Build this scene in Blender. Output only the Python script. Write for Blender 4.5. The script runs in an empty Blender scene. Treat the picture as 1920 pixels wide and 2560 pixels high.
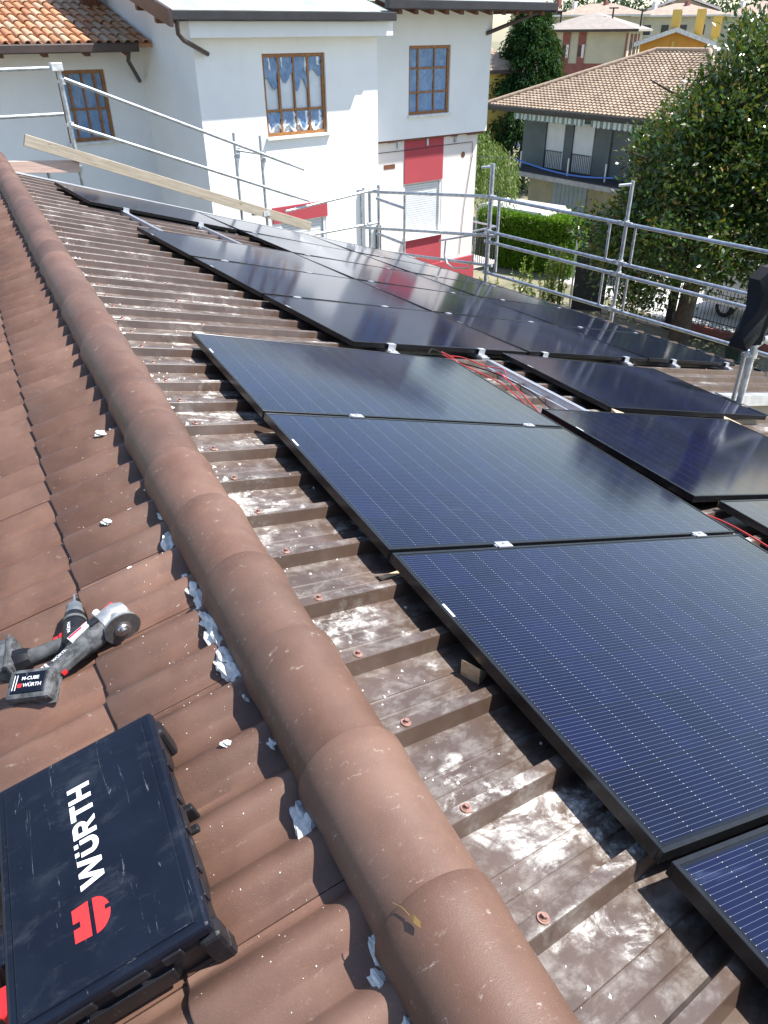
import bpy, bmesh, math, random
import numpy as np
from mathutils import Vector, Matrix
random.seed(7)
rng = np.random.default_rng(7)
SC = bpy.context.scene
COL = SC.collection
rad = math.radians

# ------------------------------------------------------------------ camera (the phone is the origin of the world, ground 8.4 m below)
GZ = -8.4
cam_d = bpy.data.cameras.new('camera')
cam_d.sensor_fit = 'HORIZONTAL'; cam_d.sensor_width = 36.0
cam_d.lens = 36.0 * 1885.0 / 1920.0
cam_d.clip_start = 0.05; cam_d.clip_end = 2000
cam = bpy.data.objects.new('camera', cam_d); COL.objects.link(cam)
_dn = Vector((26, 2970, 1885)).normalized(); _va = Vector((-187 - 960, 93 - 1280, 1885)).normalized()
_Z = -_dn; _Y = (_va - _Z * _va.dot(_Z)).normalized(); _X = _Y.cross(_Z)
right = Vector((_X[0], _Y[0], _Z[0])); down = Vector((_X[1], _Y[1], _Z[1])); fwd = Vector((_X[2], _Y[2], _Z[2]))
M = Matrix.Identity(4)
for i in range(3):
    M[i][0] = right[i]; M[i][1] = -down[i]; M[i][2] = -fwd[i]
cam.matrix_world = M
SC.camera = cam

# ------------------------------------------------------------------ sky, sun, exposure
SUN_EL, SUN_AZ = rad(58), rad(-22)          # azimuth from +X towards +Y
sv = Vector((math.cos(SUN_EL) * math.cos(SUN_AZ), math.cos(SUN_EL) * math.sin(SUN_AZ), math.sin(SUN_EL)))
w = bpy.data.worlds.new('World'); SC.world = w; w.use_nodes = True
nt = w.node_tree; bg = nt.nodes['Background']
sky = nt.nodes.new('ShaderNodeTexSky'); sky.sky_type = 'NISHITA'; sky.sun_disc = False
sky.sun_elevation = SUN_EL; sky.sun_rotation = rad(90) - SUN_AZ
sky.air_density = 1.0; sky.dust_density = 0.7; sky.ozone_density = 1.0
nt.links.new(sky.outputs[0], bg.inputs[0]); bg.inputs[1].default_value = 0.115
sun_d = bpy.data.lights.new('sun', 'SUN'); sun_d.energy = 5.0; sun_d.angle = rad(0.53); sun_d.color = (1.0, 0.965, 0.915)
sun = bpy.data.objects.new('sun', sun_d); COL.objects.link(sun)
sun.rotation_euler = sv.to_track_quat('Z', 'Y').to_euler(); sun.location = (20, -5, 40)
SC.view_settings.view_transform = 'Standard'; SC.view_settings.look = 'None'
SC.view_settings.gamma = 1.0; SC.view_settings.use_curve_mapping = False
SC.view_settings.exposure = 1.08

# ------------------------------------------------------------------ node helpers
class NG:
    def __init__(s, name):
        s.m = bpy.data.materials.new(name); s.m.use_nodes = True
        s.t = s.m.node_tree; s.b = s.t.nodes['Principled BSDF']; s.out = s.t.nodes['Material Output']
    def n(s, ty, **kw):
        x = s.t.nodes.new('ShaderNode' + ty)
        for k, v in kw.items(): setattr(x, k, v)
        return x
    def l(s, a, b): s.t.links.new(a, b)
    def put(s, sock, v):
        if isinstance(v, (int, float)): sock.default_value = v
        elif isinstance(v, (tuple, list)): sock.default_value = tuple(v) + ((1,) if len(v) == 3 and sock.type == 'RGBA' else ())
        else: s.l(v, sock)
    def math(s, op, a, b=0.0, c=0.0, clamp=False):
        x = s.n('Math', operation=op, use_clamp=clamp)
        s.put(x.inputs[0], a); s.put(x.inputs[1], b); s.put(x.inputs[2], c); return x.outputs[0]
    def coord(s, which='Object'): return s.n('TexCoord').outputs[which]
    def mapping(s, v, scale=(1, 1, 1), loc=(0, 0, 0), rot=(0, 0, 0)):
        x = s.n('Mapping'); s.l(v, x.inputs[0]); x.inputs['Scale'].default_value = scale
        x.inputs['Location'].default_value = loc; x.inputs['Rotation'].default_value = rot; return x.outputs[0]
    def noise(s, v=None, scale=5., detail=4., rough=.55, dist=0.):
        x = s.n('TexNoise')
        if v is not None: s.l(v, x.inputs['Vector'])
        x.inputs['Scale'].default_value = scale; x.inputs['Detail'].default_value = detail
        x.inputs['Roughness'].default_value = rough; x.inputs['Distortion'].default_value = dist
        return x.outputs[0]
    def ramp(s, v, a, b, lo=0., hi=1.):
        x = s.n('MapRange'); x.clamp = True; x.interpolation_type = 'SMOOTHSTEP'
        s.put(x.inputs[0], v); x.inputs[1].default_value = a; x.inputs[2].default_value = b
        x.inputs[3].default_value = lo; x.inputs[4].default_value = hi; return x.outputs[0]
    def mix(s, f, a, b, mode='MIX'):
        x = s.n('Mix', data_type='RGBA', blend_type=mode); s.put(x.inputs[0], f); s.put(x.inputs[6], a); s.put(x.inputs[7], b)
        return x.outputs[2]
    def bump(s, h, strength=.3, dist=.01, normal=None):
        x = s.n('Bump'); s.l(h, x.inputs['Height']); x.inputs['Strength'].default_value = strength
        x.inputs['Distance'].default_value = dist
        if normal is not None: s.l(normal, x.inputs['Normal'])
        s.l(x.outputs[0], s.b.inputs['Normal']); return x.outputs[0]
    def set(s, **kw):
        for k, v in kw.items(): s.put(s.b.inputs[k.replace('_', ' ')], v)
        return s
MT = {}
def plain(name, col, rough=.5, metal=0., var=.25, scale=8., bump=0., bscale=60., spec=.5, dark=None, coord='Object', coat=0.):
    g = NG(name); v = g.coord(coord)
    f = g.noise(v, scale, 5, .6)
    c2 = dark if dark else tuple(x * (1 - var) for x in col)
    c1 = tuple(min(1, x * (1 + var * .5)) for x in col)
    cc = g.mix(g.ramp(f, .3, .7), c2, c1)
    g.set(Base_Color=cc, Roughness=rough, Metallic=metal)
    g.b.inputs['Specular IOR Level'].default_value = spec
    if coat: g.b.inputs['Coat Weight'].default_value = coat
    if bump: g.bump(g.noise(v, bscale, 4, .6), bump, .004)
    MT[name] = g.m; return g.m

# ------------------------------------------------------------------ mesh helpers
BASES = {}
def V(*a): return Vector(a)
class MB:
    def __init__(s): s.v = []; s.f = []; s.mi = []; s.cur = 0
    def quad(s, *pts):
        i = len(s.v); s.v += [tuple(p) for p in pts]; s.f.append(tuple(range(i, i + len(pts)))); s.mi.append(s.cur); return s
    def hexa(s, p):  # 8 pts: bottom 4 ccw, top 4 ccw
        i = len(s.v); s.v += [tuple(x) for x in p]
        for q in ((3, 2, 1, 0), (4, 5, 6, 7), (0, 1, 5, 4), (1, 2, 6, 5), (2, 3, 7, 6), (3, 0, 4, 7)):
            s.f.append(tuple(i + k for k in q)); s.mi.append(s.cur)
        return s
    def box(s, x0, x1, y0, y1, z0, z1):
        return s.hexa([(x0, y0, z0), (x1, y0, z0), (x1, y1, z0), (x0, y1, z0), (x0, y0, z1), (x1, y0, z1), (x1, y1, z1), (x0, y1, z1)])
    def obox(s, c, ax, ay, az):  # centre and half axes
        c, ax, ay, az = Vector(c), Vector(ax), Vector(ay), Vector(az)
        return s.hexa([c - ax - ay - az, c + ax - ay - az, c + ax + ay - az, c - ax + ay - az,
                       c - ax - ay + az, c + ax - ay + az, c + ax + ay + az, c - ax + ay + az])
    def beam(s, a, b, wdt, hgt, up=(0, 0, 1)):
        a, b = Vector(a), Vector(b); d = b - a; L = d.length; d.normalize(); up = Vector(up)
        sd = d.cross(up); sd.normalize(); u2 = sd.cross(d)
        return s.obox((a + b) / 2, d * L / 2, sd * wdt / 2, u2 * hgt / 2)
    def prism(s, poly, ext):
        n = len(poly); i = len(s.v); e = Vector(ext)
        s.v += [tuple(p) for p in poly] + [tuple(Vector(p) + e) for p in poly]
        s.f.append(tuple(i + k for k in reversed(range(n)))); s.mi.append(s.cur)
        s.f.append(tuple(i + n + k for k in range(n))); s.mi.append(s.cur)
        for k in range(n):
            k2 = (k + 1) % n; s.f.append((i + k, i + k2, i + n + k2, i + n + k)); s.mi.append(s.cur)
        return s
    def tube(s, pts, r, n=8, cap=True):
        pts = [Vector(p) for p in pts]; rs = r if isinstance(r, (list, tuple)) else [r] * len(pts)
        i0 = len(s.v); prev = None
        for j, p in enumerate(pts):
            d = (pts[min(j + 1, len(pts) - 1)] - pts[max(j - 1, 0)]).normalized()
            ref = prev if prev is not None else (Vector((0, 0, 1)) if abs(d.z) < .9 else Vector((1, 0, 0)))
            a = d.cross(ref); 
            if a.length < 1e-4: a = d.cross(Vector((0, 1, 0)))
            a.normalize(); b = a.cross(d); prev = b
            for k in range(n):
                t = 2 * math.pi * k / n
                s.v.append(tuple(p + (a * math.cos(t) + b * math.sin(t)) * rs[j]))
        for j in range(len(pts) - 1):
            for k in range(n):
                k2 = (k + 1) % n
                s.f.append((i0 + j * n + k, i0 + j * n + k2, i0 + (j + 1) * n + k2, i0 + (j + 1) * n + k)); s.mi.append(s.cur)
        if cap:
            s.f.append(tuple(i0 + k for k in reversed(range(n)))); s.mi.append(s.cur)
            s.f.append(tuple(i0 + (len(pts) - 1) * n + k for k in range(n))); s.mi.append(s.cur)
        return s
    def sweep(s, prof, a, b, xa, za, closed=True):  # profile [(x,z)] carried from a to b
        a, b, xa, za = Vector(a), Vector(b), Vector(xa), Vector(za); n = len(prof); i = len(s.v)
        for o in (a, b): s.v += [tuple(o + xa * x + za * z) for x, z in prof]
        for k in range(n if closed else n - 1):
            k2 = (k + 1) % n; s.f.append((i + k, i + k2, i + n + k2, i + n + k)); s.mi.append(s.cur)
        if closed:
            s.f.append(tuple(i + k for k in reversed(range(n)))); s.mi.append(s.cur)
            s.f.append(tuple(i + n + k for k in range(n))); s.mi.append(s.cur)
        return s
    def mesh(s, name, mats, off=(0, 0, 0), smooth=False, fix=True):
        me = bpy.data.meshes.new(name); o = Vector(off)
        me.from_pydata([tuple(Vector(p) - o) for p in s.v], [], s.f)
        for m in (mats if isinstance(mats, (list, tuple)) else [mats]): me.materials.append(m)
        if any(s.mi): me.polygons.foreach_set('material_index', s.mi)
        if fix:
            bm = bmesh.new(); bm.from_mesh(me); bmesh.ops.recalc_face_normals(bm, faces=bm.faces); bm.to_mesh(me); bm.free()
        if smooth:
            me.polygons.foreach_set('use_smooth', [True] * len(me.polygons))
            try: me.set_sharp_from_angle(angle=rad(smooth if smooth is not True else 40))
            except Exception: pass
        me.update(); return me
    def build(s, name, mats, parent=None, base=None, smooth=False, bevel=0., fix=True):
        off = BASES.get(parent.name, Vector((0, 0, 0))) if parent else Vector(base or (0, 0, 0))
        o = bpy.data.objects.new(name, s.mesh(name, mats, off, smooth, fix)); COL.objects.link(o)
        if parent: o.parent = parent
        else: o.location = off
        BASES[o.name] = Vector(off)
        if bevel: bev(o, bevel)
        return o
def bev(o, wd, seg=2):
    m = o.modifiers.new('bevel', 'BEVEL'); m.width = wd; m.segments = seg; m.limit_method = 'ANGLE'; m.angle_limit = rad(35)
    return o
def tag(o, label=None, cat=None, group=None, kind=None):
    if label: o['label'] = label
    if cat: o['category'] = cat
    if group: o['group'] = group
    if kind: o['kind'] = kind
    return o
def thing(name, base, label, cat, group=None):
    o = bpy.data.objects.new(name, None); COL.objects.link(o); o.location = base; o.empty_display_size = .1
    BASES[o.name] = Vector(base); return tag(o, label, cat, group)
def inst(name, me, parent=None, loc=(0, 0, 0), rot=None, mat4=None, scale=None):
    o = bpy.data.objects.new(name, me); COL.objects.link(o)
    if parent: o.parent = parent
    if mat4 is not None: o.matrix_local = mat4
    else:
        o.location = loc
        if rot: o.rotation_euler = rot
    if scale: o.scale = scale
    return o
def lumps(name, mats, n, rr, base):  # an irregular stone
    me = bpy.data.meshes.new(name); bm = bmesh.new(); bmesh.ops.create_icosphere(bm, subdivisions=3, radius=1)
    ph = [random.uniform(0, 6) for _ in range(6)]
    for v in bm.verts:
        p = v.co; k = 1 + .25 * math.sin(3 * p.x + ph[0]) * math.cos(2.3 * p.y + ph[1]) + .2 * math.sin(5 * p.z + ph[2] + 4 * p.x) + .10 * math.sin(11 * p.y + ph[3] + 7 * p.z) * math.sin(9 * p.x + ph[4]) + random.uniform(-.07, .07)
        v.co = Vector((p.x * rr[0], p.y * rr[1], p.z * rr[2])) * k
    bm.to_mesh(me); bm.free(); me.materials.append(mats); return me

# ------------------------------------------------------------------ the warped roof surface (p runs down the ribs, q along the eave)
PHI = .18476; CP, SP = math.cos(PHI), math.sin(PHI)
ZR, HH, PE, XR = -1.2224, 2.3620, 9.7561, .38
def S(p, q, off=0.):
    pr = (XR + q * SP) / CP
    return Vector((p * CP - q * SP, p * SP + q * CP, ZR - HH / (PE - pr) * (p - pr) - off))
def PQ(x, y): return x * CP + y * SP, -x * SP + y * CP
def SX(x, y, off=0.): return S(*PQ(x, y), off)
PAN = .095
E_DIR = Vector((-SP, CP, 0)); R_DIR = Vector((CP, SP, 0))
P_EAVE = 8.35; X_REC = 5.2

# ------------------------------------------------------------------ roof materials
def mk_metal():
    g = NG('brown_sheet_metal'); v = g.coord('Object')
    base = g.mix(g.ramp(g.noise(v, 3.5, 4, .6), .35, .7), (.060, .037, .026), (.092, .060, .045))
    # rubbed mortar dust: blotches, smeared streaks along the ribs and fine crumbs
    rv = g.mapping(v, (1, 1, 1), rot=(0, 0, -PHI))
    big = g.ramp(g.noise(g.mapping(rv, (1.1, 1.9, 1.2), loc=(.35, .2, 0)), 1.9, 3, .5, .3), .51, .59)
    blot = g.math('MULTIPLY', big, g.ramp(g.noise(g.mapping(rv, (3, 4.5, 3)), 2.6, 8, .74, .5), .42, .58))
    streak = g.ramp(g.noise(g.mapping(rv, (7, 14, 7), rot=(0, 0, .35)), 1.6, 6, .72, .8), .36, .62)
    fine = g.ramp(g.noise(v, 55, 5, .7), .44, .66)
    sx = g.n('SeparateXYZ'); g.l(v, sx.inputs[0])
    near = g.ramp(sx.outputs[0], .5, 2.4, 1., .10)
    near = g.math('MULTIPLY', near, g.ramp(sx.outputs[1], 3.2, 6.0, 1., .16))
    d = g.math('MULTIPLY', g.math('MULTIPLY', blot, g.math('ADD', .25, g.math('MULTIPLY', streak, .9))), near, clamp=True)
    d = g.math('MULTIPLY', d, g.math('ADD', .45, g.math('MULTIPLY', fine, .6)), clamp=True)
    film = g.math('MULTIPLY', g.math('ADD', .08, g.math('MULTIPLY', g.ramp(g.noise(g.mapping(rv, (4, 6, 4)), 3.5, 7, .7, .25), .42, .72), .92)), g.math('MULTIPLY', near, .17))
    cg = g.n('NewGeometry'); sn = g.n('SeparateXYZ'); g.l(cg.outputs['Normal'], sn.inputs[0])
    flat = g.ramp(sn.outputs[2], .75, .93)
    tot = g.math('MULTIPLY', g.math('MAXIMUM', d, film), g.math('ADD', .15, g.math('MULTIPLY', flat, .85)))
    c = g.mix(tot, base, (.70, .69, .65))
    dirt = g.ramp(g.noise(g.mapping(rv, (2, 9, 2)), 3, 5, .6), .6, .8, 0, .5)
    c = g.mix(dirt, c, (.15, .105, .07))
    g.set(Base_Color=c, Roughness=g.math('ADD', .30, g.math('MULTIPLY', tot, .55)))
    g.b.inputs['Specular IOR Level'].default_value = .6
    g.bump(g.noise(v, 180, 3, .6), .12, .002)
    return g.m
M_METAL = mk_metal()
def mk_tile(name, ca, cb, scuff=.5):
    g = NG(name); v = g.coord('Object'); oi = g.n('ObjectInfo'); rnd = oi.outputs['Random']
    off = g.n('VectorMath', operation='ADD'); g.l(v, off.inputs[0])
    cx = g.n('CombineXYZ'); g.l(g.math('MULTIPLY', rnd, 37.), cx.inputs[0]); g.l(g.math('MULTIPLY', rnd, 91.), cx.inputs[1]); g.l(cx.outputs[0], off.inputs[1])
    vv = off.outputs[0]
    c = g.mix(g.ramp(g.noise(vv, 6, 5, .6), .3, .7), ca, cb)
    c = g.mix(g.ramp(g.noise(vv, 240, 3, .7), .55, .75, 0, .45), c, tuple(x * 1.55 for x in cb))
    worn = g.math('MULTIPLY', g.ramp(g.noise(g.mapping(vv, (5, 9, 6)), 6, 8, .78, .35), .59, .72), scuff * .75, clamp=True)
    scr = g.math('MULTIPLY', g.ramp(g.noise(g.mapping(vv, (16, 60, 30), rot=(0, 0, .7)), 3, 4, .7, .6), .68, .76), scuff * .6, clamp=True)
    pale = g.math('MULTIPLY', g.ramp(g.noise(vv, 1.7, 3, .5), .42, .72), .16)
    c = g.mix(pale, c, (.25, .185, .155))
    c = g.mix(g.math('MAXIMUM', worn, scr), c, (.50, .45, .40))
    hv = g.n('HueSaturation'); g.l(c, hv.inputs['Color']); g.l(g.math('ADD', .80, g.math('MULTIPLY', rnd, .38)), hv.inputs['Value'])
    g.set(Base_Color=hv.outputs[0], Roughness=.50); g.b.inputs['Specular IOR Level'].default_value = .42
    g.bump(g.noise(vv, 420, 4, .7), .28, .0025)
    return g.m
M_TILE = mk_tile('brown_concrete_tile', (.098, .050, .034), (.145, .078, .054), .45)
M_CAP = mk_tile('brown_ridge_tile', (.098, .050, .034), (.142, .077, .054), .9)
def mk_mortar():
    g = NG('white_mortar'); v = g.coord('Object')
    g.set(Base_Color=g.mix(g.ramp(g.noise(v, 30, 5, .6), .3, .7), (.58, .565, .53), (.82, .80, .76)), Roughness=.9)
    g.bump(g.noise(v, 90, 5, .7), .8, .006); return g.m
M_MORTAR = mk_mortar()
plain('dark_underlay', (.03, .028, .03), .9)
plain('gutter_dark', (.035, .034, .038), .35, .2, .2, 5)
plain('olive_render', (.36, .30, .215), .9, 0, .18, 2, .2, 90)
plain('screw_paint', (.27, .15, .12), .45, .1, .3, 60)
plain('galv_flash', (.62, .63, .66), .35, .6, .2, 6)
plain('aluminium', (.62, .64, .68), .42, .7, .1, 20)
plain('galvanised', (.50, .53, .57), .42, .85, .28, 14, .15, 40)
plain('galv_worn', (.62, .63, .62), .5, .5, .3, 22, .2, 60)

# ------------------------------------------------------------------ the house under the roof
house = thing('roofed_house', (4, 5, GZ), 'brown roofed building under the solar panels, tiled left slope and ribbed metal right slope', 'house')
wl = MB()
# outer walls follow the roof edge with the notch at the inner gutter
pz = lambda v, dz: (v.x, v.y, v.z - dz)
def wallq(a, b, top=.28):
    A, B = S(*a, top), S(*b, top)
    wl.quad((A.x, A.y, GZ), (B.x, B.y, GZ), B, A)
qn, qr, qf = -.9, 3.00, 9.85
pr_ = lambda q, x: (x + q * SP) / CP
ring = [(pr_(qn, X_REC - .25), qn), (pr_(qr, X_REC - .25), qr), (P_EAVE - .35, qr), (P_EAVE - .35, qf), (pr_(qf, .38), qf)]
for a, b in zip(ring[:-1], ring[1:]): wallq(a, b, .15)
wl.build('wall', MT['olive_render'], house)
wl2 = MB()
zl = lambda x: -1.258 - math.tan(rad(15)) * (.385 - x)
P0, P1 = S(pr_(qf, .38), qf), S(pr_(qn, .38), qn)
wl2.prism([(.38, P0.y - .1, -1.45), (-4.0, P0.y - .1, zl(-4) - .12), (-4.0, P0.y - .1, GZ), (.38, P0.y - .1, GZ)], (0, -.3, 0))
wl2.box(-4.0, -3.8, -1.2, P0.y - .41, GZ, zl(-4) - .12)
wl2.build('wall', MT['olive_render'], house)

# metal slope: one mesh per sheet of four ribs
deck = MB()
deck.quad(S(pr_(-.9, .36), -.9, .13), S(pr_(-.9, X_REC - .1), -.9, .13), S(pr_(3.0, X_REC - .1), 3.0, .13), S(pr_(3.0, .36), 3.0, .13))
deck.quad(S(pr_(3.05, .36), 3.05, .13), S(P_EAVE - .1, 3.05, .13), S(P_EAVE - .1, 9.95, .13), S(pr_(9.95, .36), 9.95, .13))
mroof = deck.build('metal_slope', MT['dark_underlay'], house)
PROF = [(-.125, 0), (-.0290, 0), (-.0165, .0385), (-.0150, .0400), (.0150, .0400), (.0165, .0385), (.0290, 0), (.066, 0), (.070, .0022), (.074, 0), (.118, 0), (.122, .0022)]
for j in range(11):
    q0 = -.955 + j
    mb = MB(); prof = []
    for r in range(4):
        c0 = q0 + .125 + .25 * r
        prof += [(c0 + a, h) for a, h in PROF]
    prof.append((q0 + 1.0, 0))
    n = len(prof)
    def pend(q): return pr_(q, X_REC) if j < 4 else P_EAVE + .04
    segs = 6
    for i in range(segs + 1):
        t = i / segs
        for q, h in prof:
            ps = pr_(q, .40); pe_ = pend(q); p = ps + (pe_ - ps) * t
            mb.v.append(tuple(S(p, q, PAN - h + (.0008 if j % 2 else 0))))
    for i in range(segs):
        for k in range(n - 1):
            mb.f.append((i * n + k, (i + 1) * n + k, (i + 1) * n + k + 1, i * n + k + 1)); mb.mi.append(0)
    # folded down edge at the eave
    i0 = len(mb.v)
    for q, h in prof:
        mb.v.append(tuple(S(pend(q), q, PAN + .012)))
    for k in range(n - 1):
        mb.f.append((segs * n + k, i0 + k, i0 + k + 1, segs * n + k + 1)); mb.mi.append(0)
    mb.build('roof_sheet', M_METAL, mroof, fix=False)
# screws with washers on the ribs
sb = MB()
def disc(mb, z0, z1, r0, r1, n=12):
    mb.tube([(0, 0, z0), (0, 0, z1)], [r0, r1], n)
disc(sb, 0, .0025, .0125, .0125); disc(sb, .0025, .005, .0095, .007); disc(sb, .005, .0115, .0062, .006, 6)
screw_me = sb.mesh('screw', MT['screw_paint'], smooth=30)
def slope_mat(pos, q, p):
    n = (S(p + .1, q) - S(p, q)).cross(S(p, q + .1) - S(p, q)).normalized()
    rot = Vector((0, 0, 1)).rotation_difference(n).to_matrix().to_4x4()
    return Matrix.Translation(pos) @ rot
hb = BASES[house.name]
for i in range(-4, 40):
    q = .17 + .25 * i
    for k, x in enumerate((.583, 1.02 + .03 * (i % 3))):
        if k == 1 and not (i > 15 and i % 2 == 0): continue
        p = pr_(q, x); p = (x + q * SP) / CP
        pos = S(p, q, PAN - .0400) - hb
        inst('screw', screw_me, mroof, mat4=slope_mat(pos, q, p) @ Matrix.Rotation(random.uniform(0, 6), 4, 'Z'))
for q in (3.17, 3.42, 3.67, 4.17, 6.17, 8.92):
    for p in (6.9, 7.75, 8.2):
        inst('screw', screw_me, mroof, mat4=slope_mat(S(p, q, PAN - .0400) - hb, q, p))
for i in range(13, 39):
    q = .17 + .25 * i
    inst('screw', screw_me, mroof, mat4=slope_mat(S(8.1, q, PAN - .0400) - hb, q, 8.1))
# verge flashing at the far gable and edge cap of the notch
fl = MB()
for (p0, p1) in ((pr_(10.05, .42), 2.35), (2.38, 5.2), (5.23, 8.42)):
    a0, a1 = S(p0, 10.0, PAN - .05), S(p1, 10.0, PAN - .05)
    fl.sweep([(0, 0), (.16, .004), (.16, -.20), (.15, -.20), (.15, -.004), (0, -.006)], a0, a1, E_DIR, (0, 0, 1))
fl.build('verge_flashing', MT['galv_flash'], mroof)
ec = MB()
a0, a1 = S(pr_(3.02, X_REC + .02), 3.02, PAN - .012), S(P_EAVE + .03, 3.02, PAN - .012)
ec.sweep([(.03, 0), (-.06, 0), (-.06, -.10), (-.053, -.10), (-.053, -.006), (.03, -.006)], a0, a1, E_DIR, (0, 0, 1))
ec.build('edge_flashing', MT['galv_flash'], mroof)
gu = MB()
GP = [(0, .02), (0, -.10), (.025, -.125), (.10, -.125), (.125, -.10), (.125, .0), (.138, .0), (.138, .010), (.117, .010), (.117, -.095), (.095, -.117), (.03, -.117), (.008, -.095), (.008, .02)]
gu.sweep(GP, S(P_EAVE - .015, 2.95, PAN + .03), S(P_EAVE - .015, 10.1, PAN + .03), R_DIR, (0, 0, 1))
gu.build('gutter', MT['gutter_dark'], house)
gu = MB()
A, B = SX(X_REC - .015, -1.0, PAN + .03), SX(X_REC - .015, 4.10, PAN + .03)
gu.sweep(GP, A, B, (1, 0, 0), (0, 0, 1))
gu.build('gutter', MT['gutter_dark'], house)

# ------------------------------------------------------------------ tiled slope
T15 = math.tan(rad(15))
und = MB()
Yf = 11.35
und.quad((.36, -1.3, -1.305), (.36, Yf, -1.305), (-4.2, Yf, zl(-4.2) - .03), (-4.2, -1.3, zl(-4.2) - .03))
troof = und.build('tiled_slope', MT['dark_underlay'], house)
def roll(y):
    h = 0
    for c in (.078, .228):
        d = (y - c) / .050
        if abs(d) < 1: h = max(h, .034 * math.cos(d * math.pi / 2) ** 1.15)
    return h
tm = MB(); ys = [0, .014, .028, .034, .040, .049, .059, .070, .078, .086, .097, .107, .116, .122, .128, .153, .178, .184, .190, .199, .209, .220, .228, .236, .247, .257, .266, .272, .278, .288, .296]
xs = [0, .004, .20, .42]; n = len(ys)
for i, x in enumerate(xs):
    for y in ys: tm.v.append((x, y, roll(y) - (.004 if i == 0 else 0)))
for i in range(len(xs) - 1):
    for k in range(n - 1): tm.f.append((i * n + k, (i + 1) * n + k, (i + 1) * n + k + 1, i * n + k + 1)); tm.mi.append(0)
i0 = len(tm.v)
for y in ys: tm.v.append((0, y, roll(y) - .020))
for k in range(n - 1): tm.f.append((k, k + 1, i0 + k + 1, i0 + k)); tm.mi.append(0)
for kk in (0, n - 1):
    i1 = len(tm.v)
    for x in xs: tm.v.append((x, ys[kk], -.020))
    for i in range(len(xs) - 1): tm.f.append((i * n + kk, (i + 1) * n + kk, i1 + i + 1, i1 + i)); tm.mi.append(0)
tile_me = tm.mesh('roof_tile', M_TILE, smooth=45)
for cth in range(6):
    xl = -.008 - cth * .322
    for k in range(42):
        y = -1.05 + .298 * k + .0 * cth
        jit = random.uniform(-.0028, .0028)
        loc = Vector((xl + jit, y + random.uniform(-.001, .001), zl(xl) + .020 + random.uniform(-.0015, .0015))) - hb
        o = inst('roof_tile', tile_me, troof, loc, (random.uniform(-.0015, .0015), -rad(15 - 2.9) + random.uniform(-.003, .003), random.uniform(-.002, .002)))
        if cth == 0: pass
# lower, unseen part of the slope down to the left eave
lo = MB()
x0 = -.008 - 6 * .322 + .10
for k in range(150):
    y = -1.05 + k * .0825
lo.quad((x0, -1.05, zl(x0) + .012), (x0, 11.4, zl(x0) + .012), (-4.3, 11.4, zl(-4.3) + .012), (-4.3, -1.05, zl(-4.3) + .012))
lo.build('lower_slope', M_TILE, troof)

# ------------------------------------------------------------------ ridge
XC, ZC = .385, -1.243
bt = MB(); bt.box(XC - .035, XC + .035, -1.0, 11.0, -1.36, -1.235)
ridge = bt.build('ridge_batten', MT['dark_underlay'], house)
rm = MB(); angs = [rad(a) for a in (-97, -84, -68, -52, -36, -20, -6, 8, 22, 38, 54, 70, 84, 97)]
L = .405
prof_y = [(0, .1110), (-.004, .1130), (-.04, .1125), (-.075, .1090), (-.09, .1078), (-L, .1015)]
na = len(angs)
for y, r in prof_y:
    for a in angs:
        rr = r * (1 + .03 * math.cos(2 * a)); rm.v.append((math.sin(a) * r * 1.0, y, math.cos(a) * rr))
for i in range(len(prof_y) - 1):
    for k in range(na - 1): rm.f.append((i * na + k, i * na + k + 1, (i + 1) * na + k + 1, (i + 1) * na + k)); rm.mi.append(0)
i0 = len(rm.v)
for y, r in prof_y:
    for a in angs: rm.v.append((math.sin(a) * (r - .014), y, math.cos(a) * (r * (1 + .03 * math.cos(2 * a)) - .014)))
np_ = len(prof_y)
for i in range(np_ - 1):
    for k in range(na - 1): rm.f.append((i0 + i * na + k, i0 + (i + 1) * na + k, i0 + (i + 1) * na + k + 1, i0 + i * na + k + 1)); rm.mi.append(0)
for i in (0, np_ - 1):
    for k in range(na - 1): rm.f.append((i * na + k, i * na + k + 1, i0 + i * na + k + 1, i0 + i * na + k)); rm.mi.append(0)
for k in (0, na - 1):
    for i in range(np_ - 1): rm.f.append((i * na + k, (i + 1) * na + k, i0 + (i + 1) * na + k, i0 + i * na + k)); rm.mi.append(0)
cap_me = rm.mesh('ridge_tile', M_CAP, smooth=42)
for k in range(-3, 32):
    y = .588 + .334 * k
    loc = Vector((XC + random.uniform(-.004, .004), y, ZC + random.uniform(-.003, .003))) - hb
    inst('ridge_tile', cap_me, ridge, loc, (random.uniform(-.006, .006), random.uniform(-.02, .02), random.uniform(-.008, .008)))
# bedding mortar squeezed out under the left rim
bed = [(1.93, .045, .03), (1.96, .03, .025), (2.30, .035, .022), (2.62, .03, .02), (2.78, .05, .02), (3.05, .03, .02), (1.70, .05, .03), (1.63, .055, .035), (1.55, .06, .035), (1.50, .05, .04),
       (1.44, .06, .045), (1.385, .05, .04), (1.33, .045, .04), (1.27, .04, .03), (1.10, .03, .02), (.905, .04, .03), (.865, .05, .035), (.82, .04, .03), (.60, .03, .02), (.535, .035, .022), (.47, .04, .02), (.41, .05, .03), (.36, .04, .03), (2.10, .03, .02), (3.5, .03, .02)]
for i, (y, a, b) in enumerate(bed):
    me = lumps('mortar', M_MORTAR, 1, (b * .62, a * random.uniform(.6, 1.05), b * .50), None)
    inst('mortar', me, ridge, Vector((.280 + random.uniform(-.016, .008), y, -1.278 + random.uniform(-.006, .010))) - hb, (random.uniform(-.2, .2), random.uniform(-.3, .3), random.uniform(-.35, .35)))
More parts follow.
